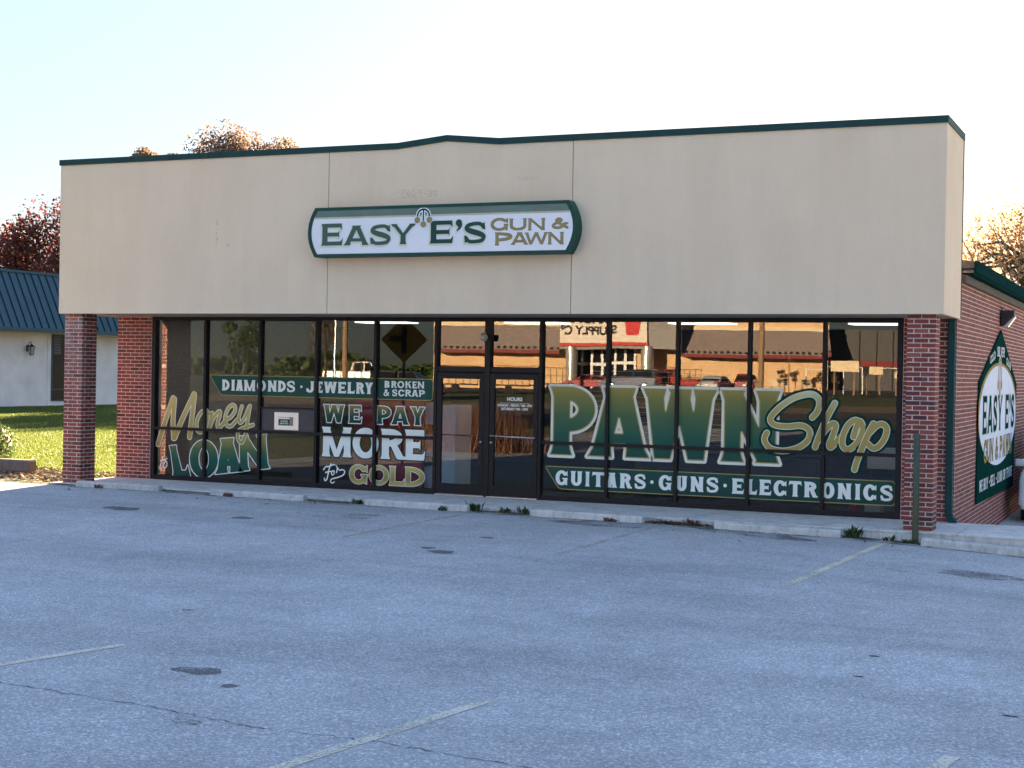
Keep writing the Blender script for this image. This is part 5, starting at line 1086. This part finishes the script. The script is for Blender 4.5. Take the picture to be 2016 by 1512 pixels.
# ================================================================ ACROSS THE ROAD (seen mirrored in the shop windows)
RZ = math.pi - .4158
def lx(u, D): return -(u - 1008) / PF * D
Ox, Oy = opp(1008, 155); SZ = .62
store = empty('opposite_store', (Ox, Oy, SZ), RZ, 'large tan store with grey canopy and white entrance sign, mirrored in the windows', 'building')
TW = mat('store_tan_wall', (.68, .46, .26), .85, var=.1, vscale=.6, bscale=12, bstr=.2); TC = mat('store_canopy', (.24, .20, .19), .6, var=.1); TR = mat('store_red_trim', (.20, .03, .03), .6); TCR = mat('store_cream_band', (.75, .62, .42), .7)
D = 155; xl, xr = lx(1615, D), lx(857, D); e0, e1 = lx(1325, D), lx(1100, D)
boxo('wall', xl, xr, 0, 40, 0, 9.2, TW, store); boxo('side_wall', xl - 9.5, xl - .01, 4.0, 40, -.3, 6.4, mat('store_side_wall', (.085, .085, .09), .8, var=.15), store); boxo('side_stripe', xl - 9.5, xl - .02, 3.97, 3.995, 2.6, 3.2, TR, store)
for k in range(6): boxo('side_rib', xl - 9.4 + k * 1.75, xl - 9.3 + k * 1.75, 3.93, 3.969, 0, 6.3, M['black'], store)
for a, b in ((xl + .05, e0), (e1, xr - .05)):
    c = MB(); c.prism([(0, 6.2), (0, 3.55), (-1.9, 3.55), (-1.9, 3.75), (-.3, 6.2)], 'x', a, b); cn = c.obj('canopy', TC, store)
    boxo('canopy_edge', a, b, -1.96, -1.905, 3.42, 3.76, TR, cn); boxo('canopy_cap', a, b, -.42, -.02, 6.205, 6.6, TCR, cn)
    m_ = MB()
    k = a
    while k < b - .5: m_.add([(k, -1.86, 3.86), (k + .3, -1.86, 3.86), (k + .3, -1.72, 4.08), (k, -1.72, 4.08)], [(0, 1, 2, 3)]); k += .6
    m_.obj('snow_guards', M['black'], cn)
boxo('entrance_block', e0, e1, -2.6, -.01, 3.9, 9.6, mat('store_grey_block', (.28, .27, .27), .8), store)
s0, s1 = lx(1268, 150), lx(1103, 150); sg = boxo('sign_panel', s0, s1, -2.9, -2.62, 4.5, 9.2, mat('store_sign_white', (.75, .68, .60), .6, var=.03), store); boxo('sign_border', s0 - .1, s1 + .1, -2.85, -2.63, 4.2, 4.49, mat('store_sign_red', (.55, .05, .04), .5), sg)
BLK = M['black']; cxs = (s0 + s1) / 2
text('TRACTOR', 1.25, BLK, sg, (cxs + 1.4, -2.91, 7.0), off=.05, sx=.95); text('SUPPLY C\u00ba', 1.25, BLK, sg, (cxs + 1.5, -2.91, 5.75), off=.05, sx=.9)
tr_ = MB(); tr_.add([(s0 + .5, -2.915, 7.8), (s0 + 2.5, -2.915, 7.8), (s0 + 2.1, -2.915, 5.2), (s0 + .9, -2.915, 5.2)], [(0, 1, 2, 3)]); tr_.obj('emblem', mat('store_emblem_red', (.6, .05, .05), .5), sg); text('TSC', .7, M['white_paint'], sg, (s0 + 1.5, -2.925, 7.0), off=.02)
gz = boxo('glazing', s0 + 1.0, s1 - 1.5, -.05, -.02, 0, 3.9, M['glass_dark'], store)
for k in range(7): x = s0 + 1.0 + (s1 - s0 - 2.5) * k / 6; boxo('glazing_bar', x - .12, x + .12, -.16, -.055, 0, 3.9, M['white_paint'], gz)
boxo('glazing_bar', s0 + 1, s1 - 1.5, -.18, -.165, 2.35, 2.65, M['white_paint'], gz)
for u in (1128, 1270):
    c = MB(); c.tube([(lx(u, 150), -2.2, -.02), (lx(u, 150), -2.2, 4.15)], .62, 20); cl_ = c.obj('silo_column', mat('galvanised', (.45, .44, .43), .4, .6), store)
    for z in np.arange(.1, 4.1, .14): c = MB(); c.tube([(lx(u, 150), -2.2, z), (lx(u, 150), -2.2, z + .06)], .645, 20, caps=False); c.obj('corrugation', cl_.data.materials[0], cl_)
def oz(u, D): x, y = opp(u, D); return (x, y, float(H(x, y)) - .018)
HD = RZ
for nm, lb, kd, c, u, D, hd in (('parked_pickup', 'red pickup mirrored in the window above the W', 'pickup', (.35, .02, .02), 1312, 136, HD + .5), ('parked_car', 'silver sedan mirrored above the W and N', 'sedan', (.45, .48, .52), 1400, 132, HD + math.pi / 2 + .5), ('parked_car', 'dark red car mirrored above the N', 'suv', (.14, .02, .025), 1462, 134, HD + math.pi / 2 + .3),
        ('parked_van', 'dark blue van mirrored above the A', 'van', (.02, .035, .08), 1235, 134, HD + .4), ('parked_car', 'black car mirrored left of the doors', 'suv', (.012, .014, .022), 812, 98, HD + math.pi + .25), ('parked_pickup', 'white pickup mirrored above JEWELRY', 'pickup', (.68, .66, .6), 715, 112, HD + math.pi + .2), ('parked_car', 'maroon car mirrored beside the store entrance', 'sedan', (.22, .02, .03), 1160, 138, HD + .2)):
    vehicle(nm, lb, kd, carpaint('paint_' + lb.split(' mirrored')[0].replace(' ', '_'), c), oz(u, D), hd, 'vehicles parked across the road')
def trailer(u, D, lb, w=3.6, h=1.25, n=7):
    x, y, z = oz(u, D); o = empty('utility_trailer', (x, y, z), RZ, lb, 'trailer', 'utility trailers across the road'); q = MB(); q.box(-w / 2, w / 2, -.9, .9, .55, .65); q.obj('deck', M['black'], o)
    for k in range(n): xx = -w / 2 + .03 + (w - .06) * k / (n - 1); q = MB(); q.box(xx - .03, xx + .03, .84, .9, .651, .65 + h); q.obj('stake', M['rust'], o)
    q = MB(); q.box(-w / 2, w / 2, .84, .9, .651 + h, .71 + h); q.box(-w / 2, w / 2, .85, .89, .65 + h * .5, .69 + h * .5); q.obj('side_rail', M['rust'], o)
    for sy in (-.95, .95): q = MB(); q.tube([(0, sy - .08, .32), (0, sy + .08, .32)], .32, 14); q.obj('wheel', M['rubber'], o)
for u, D, lb, w in ((905, 118, 'black stake trailer mirrored in the left transom window', 3.4), (1008, 116, 'stake trailer mirrored in the right transom window', 3.2), (1085, 120, 'stake trailer mirrored at the left end of the PAWN window', 3.0), (1340, 120, 'wire stake trailer mirrored above the W', 2.6), (668, 104, 'grey mesh trailer mirrored above JEWELRY', 3.0)): trailer(u, D, lb, w)
def pole(name, u, D, h, r, lb, m_, arms=True):
    x, y, z = oz(u, D); o = empty(name, (x, y, z), RZ, lb, 'pole'); q = MB(); q.tube([(0, 0, 0), (0, 0, h)], [r, r * .75], 10); q.obj('pole', m_, o)
    if arms: q = MB(); q.box(-1.1, 1.1, -.06, .06, h - .7, h - .55); q.obj('crossarm', m_, o)
WD = mat('weathered_wood', (.26, .17, .10), .9, var=.3, vscale=3)
pole('utility_pole', 1490, 96, 10, .19, 'thick wooden utility pole mirrored above the N of PAWN', WD); pole('utility_pole', 679, 108, 10, .2, 'wooden utility pole mirrored above JEWELRY', WD); pole('light_pole', 660, 92, 9, .07, 'thin metal pole mirrored above the J of JEWELRY', M['steel'], False); pole('guy_stake', 1545, 92, 3.2, .04, 'slim leaning stake mirrored above Shop', WD, False)
# warning sign on a post by the lot's edge
x, y, z = oz(798, 36); z = float(H(x, y)) - .18; ws = empty('warning_sign', (x, y, z), RZ, 'amber diamond warning sign mirrored above BROKEN AND SCRAP', 'sign'); q = MB(); q.prism([(0, 2.62), (.55, 3.17), (0, 3.72), (-.55, 3.17)], 'y', -.006, .006); q.obj('plate', mat('sign_amber', (.45, .22, .02), .5), ws, bevel=.002)
q = MB(); q.add([(-.06, -.008, 2.85), (.06, -.008, 2.85), (.06, -.008, 3.5), (-.06, -.008, 3.5), (-.3, -.008, 3.18), (.3, -.008, 3.18), (.3, -.008, 3.3), (-.3, -.008, 3.3)], [(0, 1, 2, 3)]); q.obj('symbol_stem', M['black'], ws); q = MB(); q.add([(.061, -.008, 3.12), (.34, -.008, 3.12), (.34, -.008, 3.25), (.061, -.008, 3.25)], [(0, 1, 2, 3)]); q.obj('symbol_arm', M['black'], ws)
q = MB(); q.box(-.035, .035, .0065, .05, -.1, 3.7); q.obj('post', M['steel'], ws)
# yard fence and notice boards right of the store
fn = empty('yard_fence', opp(1700, 128) + (SZ,), RZ, 'white pipe yard fence mirrored in the rightmost window', 'fence')
for k in range(8): q = MB(); q.tube([(-5.2 + k * 1.5, 0, -.1), (-5.2 + k * 1.5, 0, 2.3)], .045, 8); q.obj('post', M['white_paint'], fn)
q = MB(); q.tube([(-5.2, 0, 2.28), (5.3, 0, 2.28)], .035, 6); q.obj('top_rail', M['white_paint'], fn)
for u, v0, v1, D, w, lb in ((1648, 712, 732, 120, 2.2, 'cream notice board on wooden legs mirrored in the rightmost window'), (1702, 722, 737, 122, 1.6, 'small white banner mirrored in the rightmost window'), (1525, 742, 755, 128, 1.6, 'pale planter crate mirrored above the Shop lettering'), (1580, 743, 753, 128, 1.2, 'cream planter crate mirrored above the Shop S'), (1757, 733, 745, 120, .9, 'small white yard notice mirrored at far right')):
    x, y, z = oz(u, D); o = empty('notice_board', (x, y, z), RZ, lb, 'board', 'boards and crates across the road'); zt, zb = opp_z(u, v0, D) - z, opp_z(u, v1, D) - z; boxo('panel', -w / 2, w / 2, -.04, .04, zb, zt, TCR, o)
    for sx in (-w * .35, w * .35): boxo('leg', sx - .06, sx + .06, .041, .12, -.1, zb + .1, WD, o)
for i, (u, D, h, r) in enumerate(((1555, 126, 2.6, .5), (1590, 128, 2.0, .4), (1605, 127, 2.4, .45), (1630, 126, 1.8, .4), (1530, 127, 2.3, .5))):
    x, y, z = oz(u, D); tree('nursery_tree', 'slim potted nursery tree mirrored above the Shop lettering, number %s from the utility pole' % ('three', 'two from the right', 'fourth', 'last', 'first')[i] if False else ('tall', 'short', 'pointed', 'smallest', 'leftmost')[i] + ' potted nursery tree mirrored above the Shop lettering', (x, y), h, (x, y, z + h * .6), (r, r, h * .4), 500, .07, M['leaf_rust'], 60 + i, .04, 'nursery trees across the road', 8)
# trees and woods behind the road on the left of the mirror image
x, y, z = oz(487, 120); tree('roadside_tree', 'dark bushy tree mirrored above DIAMONDS', (x, y), 6.5, (x, y, z + 3.6), (1.7, 1.7, 2.9), 4200, .11, M['leaf_green'], 80, .16, None, 20)
x, y, z = oz(640, 100); tree('roadside_tree', 'bare-twigged tree mirrored above the J of JEWELRY', (x, y), 7, (x, y, z + 3.8), (1.1, 1.1, 3.0), 900, .08, M['leaf_rust'], 81, .12, None, 22)
nw = 26000; al = RNG.uniform(-190, 60, nw); dp = RNG.uniform(255, 300, nw); cy, sy = math.cos(.4158), math.sin(.4158); hx = PC[0] + dp * -sy + al * cy; hy = .14 - (PC[1] + dp * cy + al * sy); prof_ = 2.4 + .7 * np.sin(al / 7.) + .8 * np.sin(al / 2.9 + 1) + .5 * np.sin(al / 1.3); zz = .5 + RNG.random(nw) * prof_
A = RNG.normal(size=(nw, 3)); A /= np.linalg.norm(A, axis=1)[:, None]; Bv = np.cross(A, RNG.normal(size=(nw, 3))); Bv /= np.linalg.norm(Bv, axis=1)[:, None]; s_ = RNG.uniform(.4, .9, (nw, 1)); P3 = np.stack([hx, hy, zz], 1)
tag(quickmesh('far_woods', np.stack([P3 - A * s_, P3 - Bv * s_, P3 + A * s_, P3 + Bv * s_], 1).reshape(-1, 3), np.arange(4 * nw).reshape(nw, 4), M['leaf_green']), 'dark far line of woods beyond the road', 'woods', kind='stuff')
# tall dry grass by the lot's far edge
n = 2600; x, y, z = oz(935, 44); P_ = np.column_stack([RNG.normal(x, .8, n), RNG.normal(y, .5, n)]); hh = RNG.uniform(.5, 1.5, (n, 1)); an = RNG.uniform(0, 6.28, n); wv = np.stack([np.cos(an), np.sin(an), 0 * an], 1) * .012; tip = np.stack([RNG.normal(0, .22, n), RNG.normal(0, .22, n), np.ones(n)], 1) * hh; B_ = np.column_stack([P_, H(P_[:, 0], P_[:, 1]) - .02])
tag(quickmesh('dry_grass', np.stack([B_ - wv, B_ + wv, B_ + tip], 1).reshape(-1, 3), np.arange(3 * n).reshape(n, 3), M['weed_dry']), 'clump of tall dry grass mirrored in the glass doors', 'grass', kind='stuff')
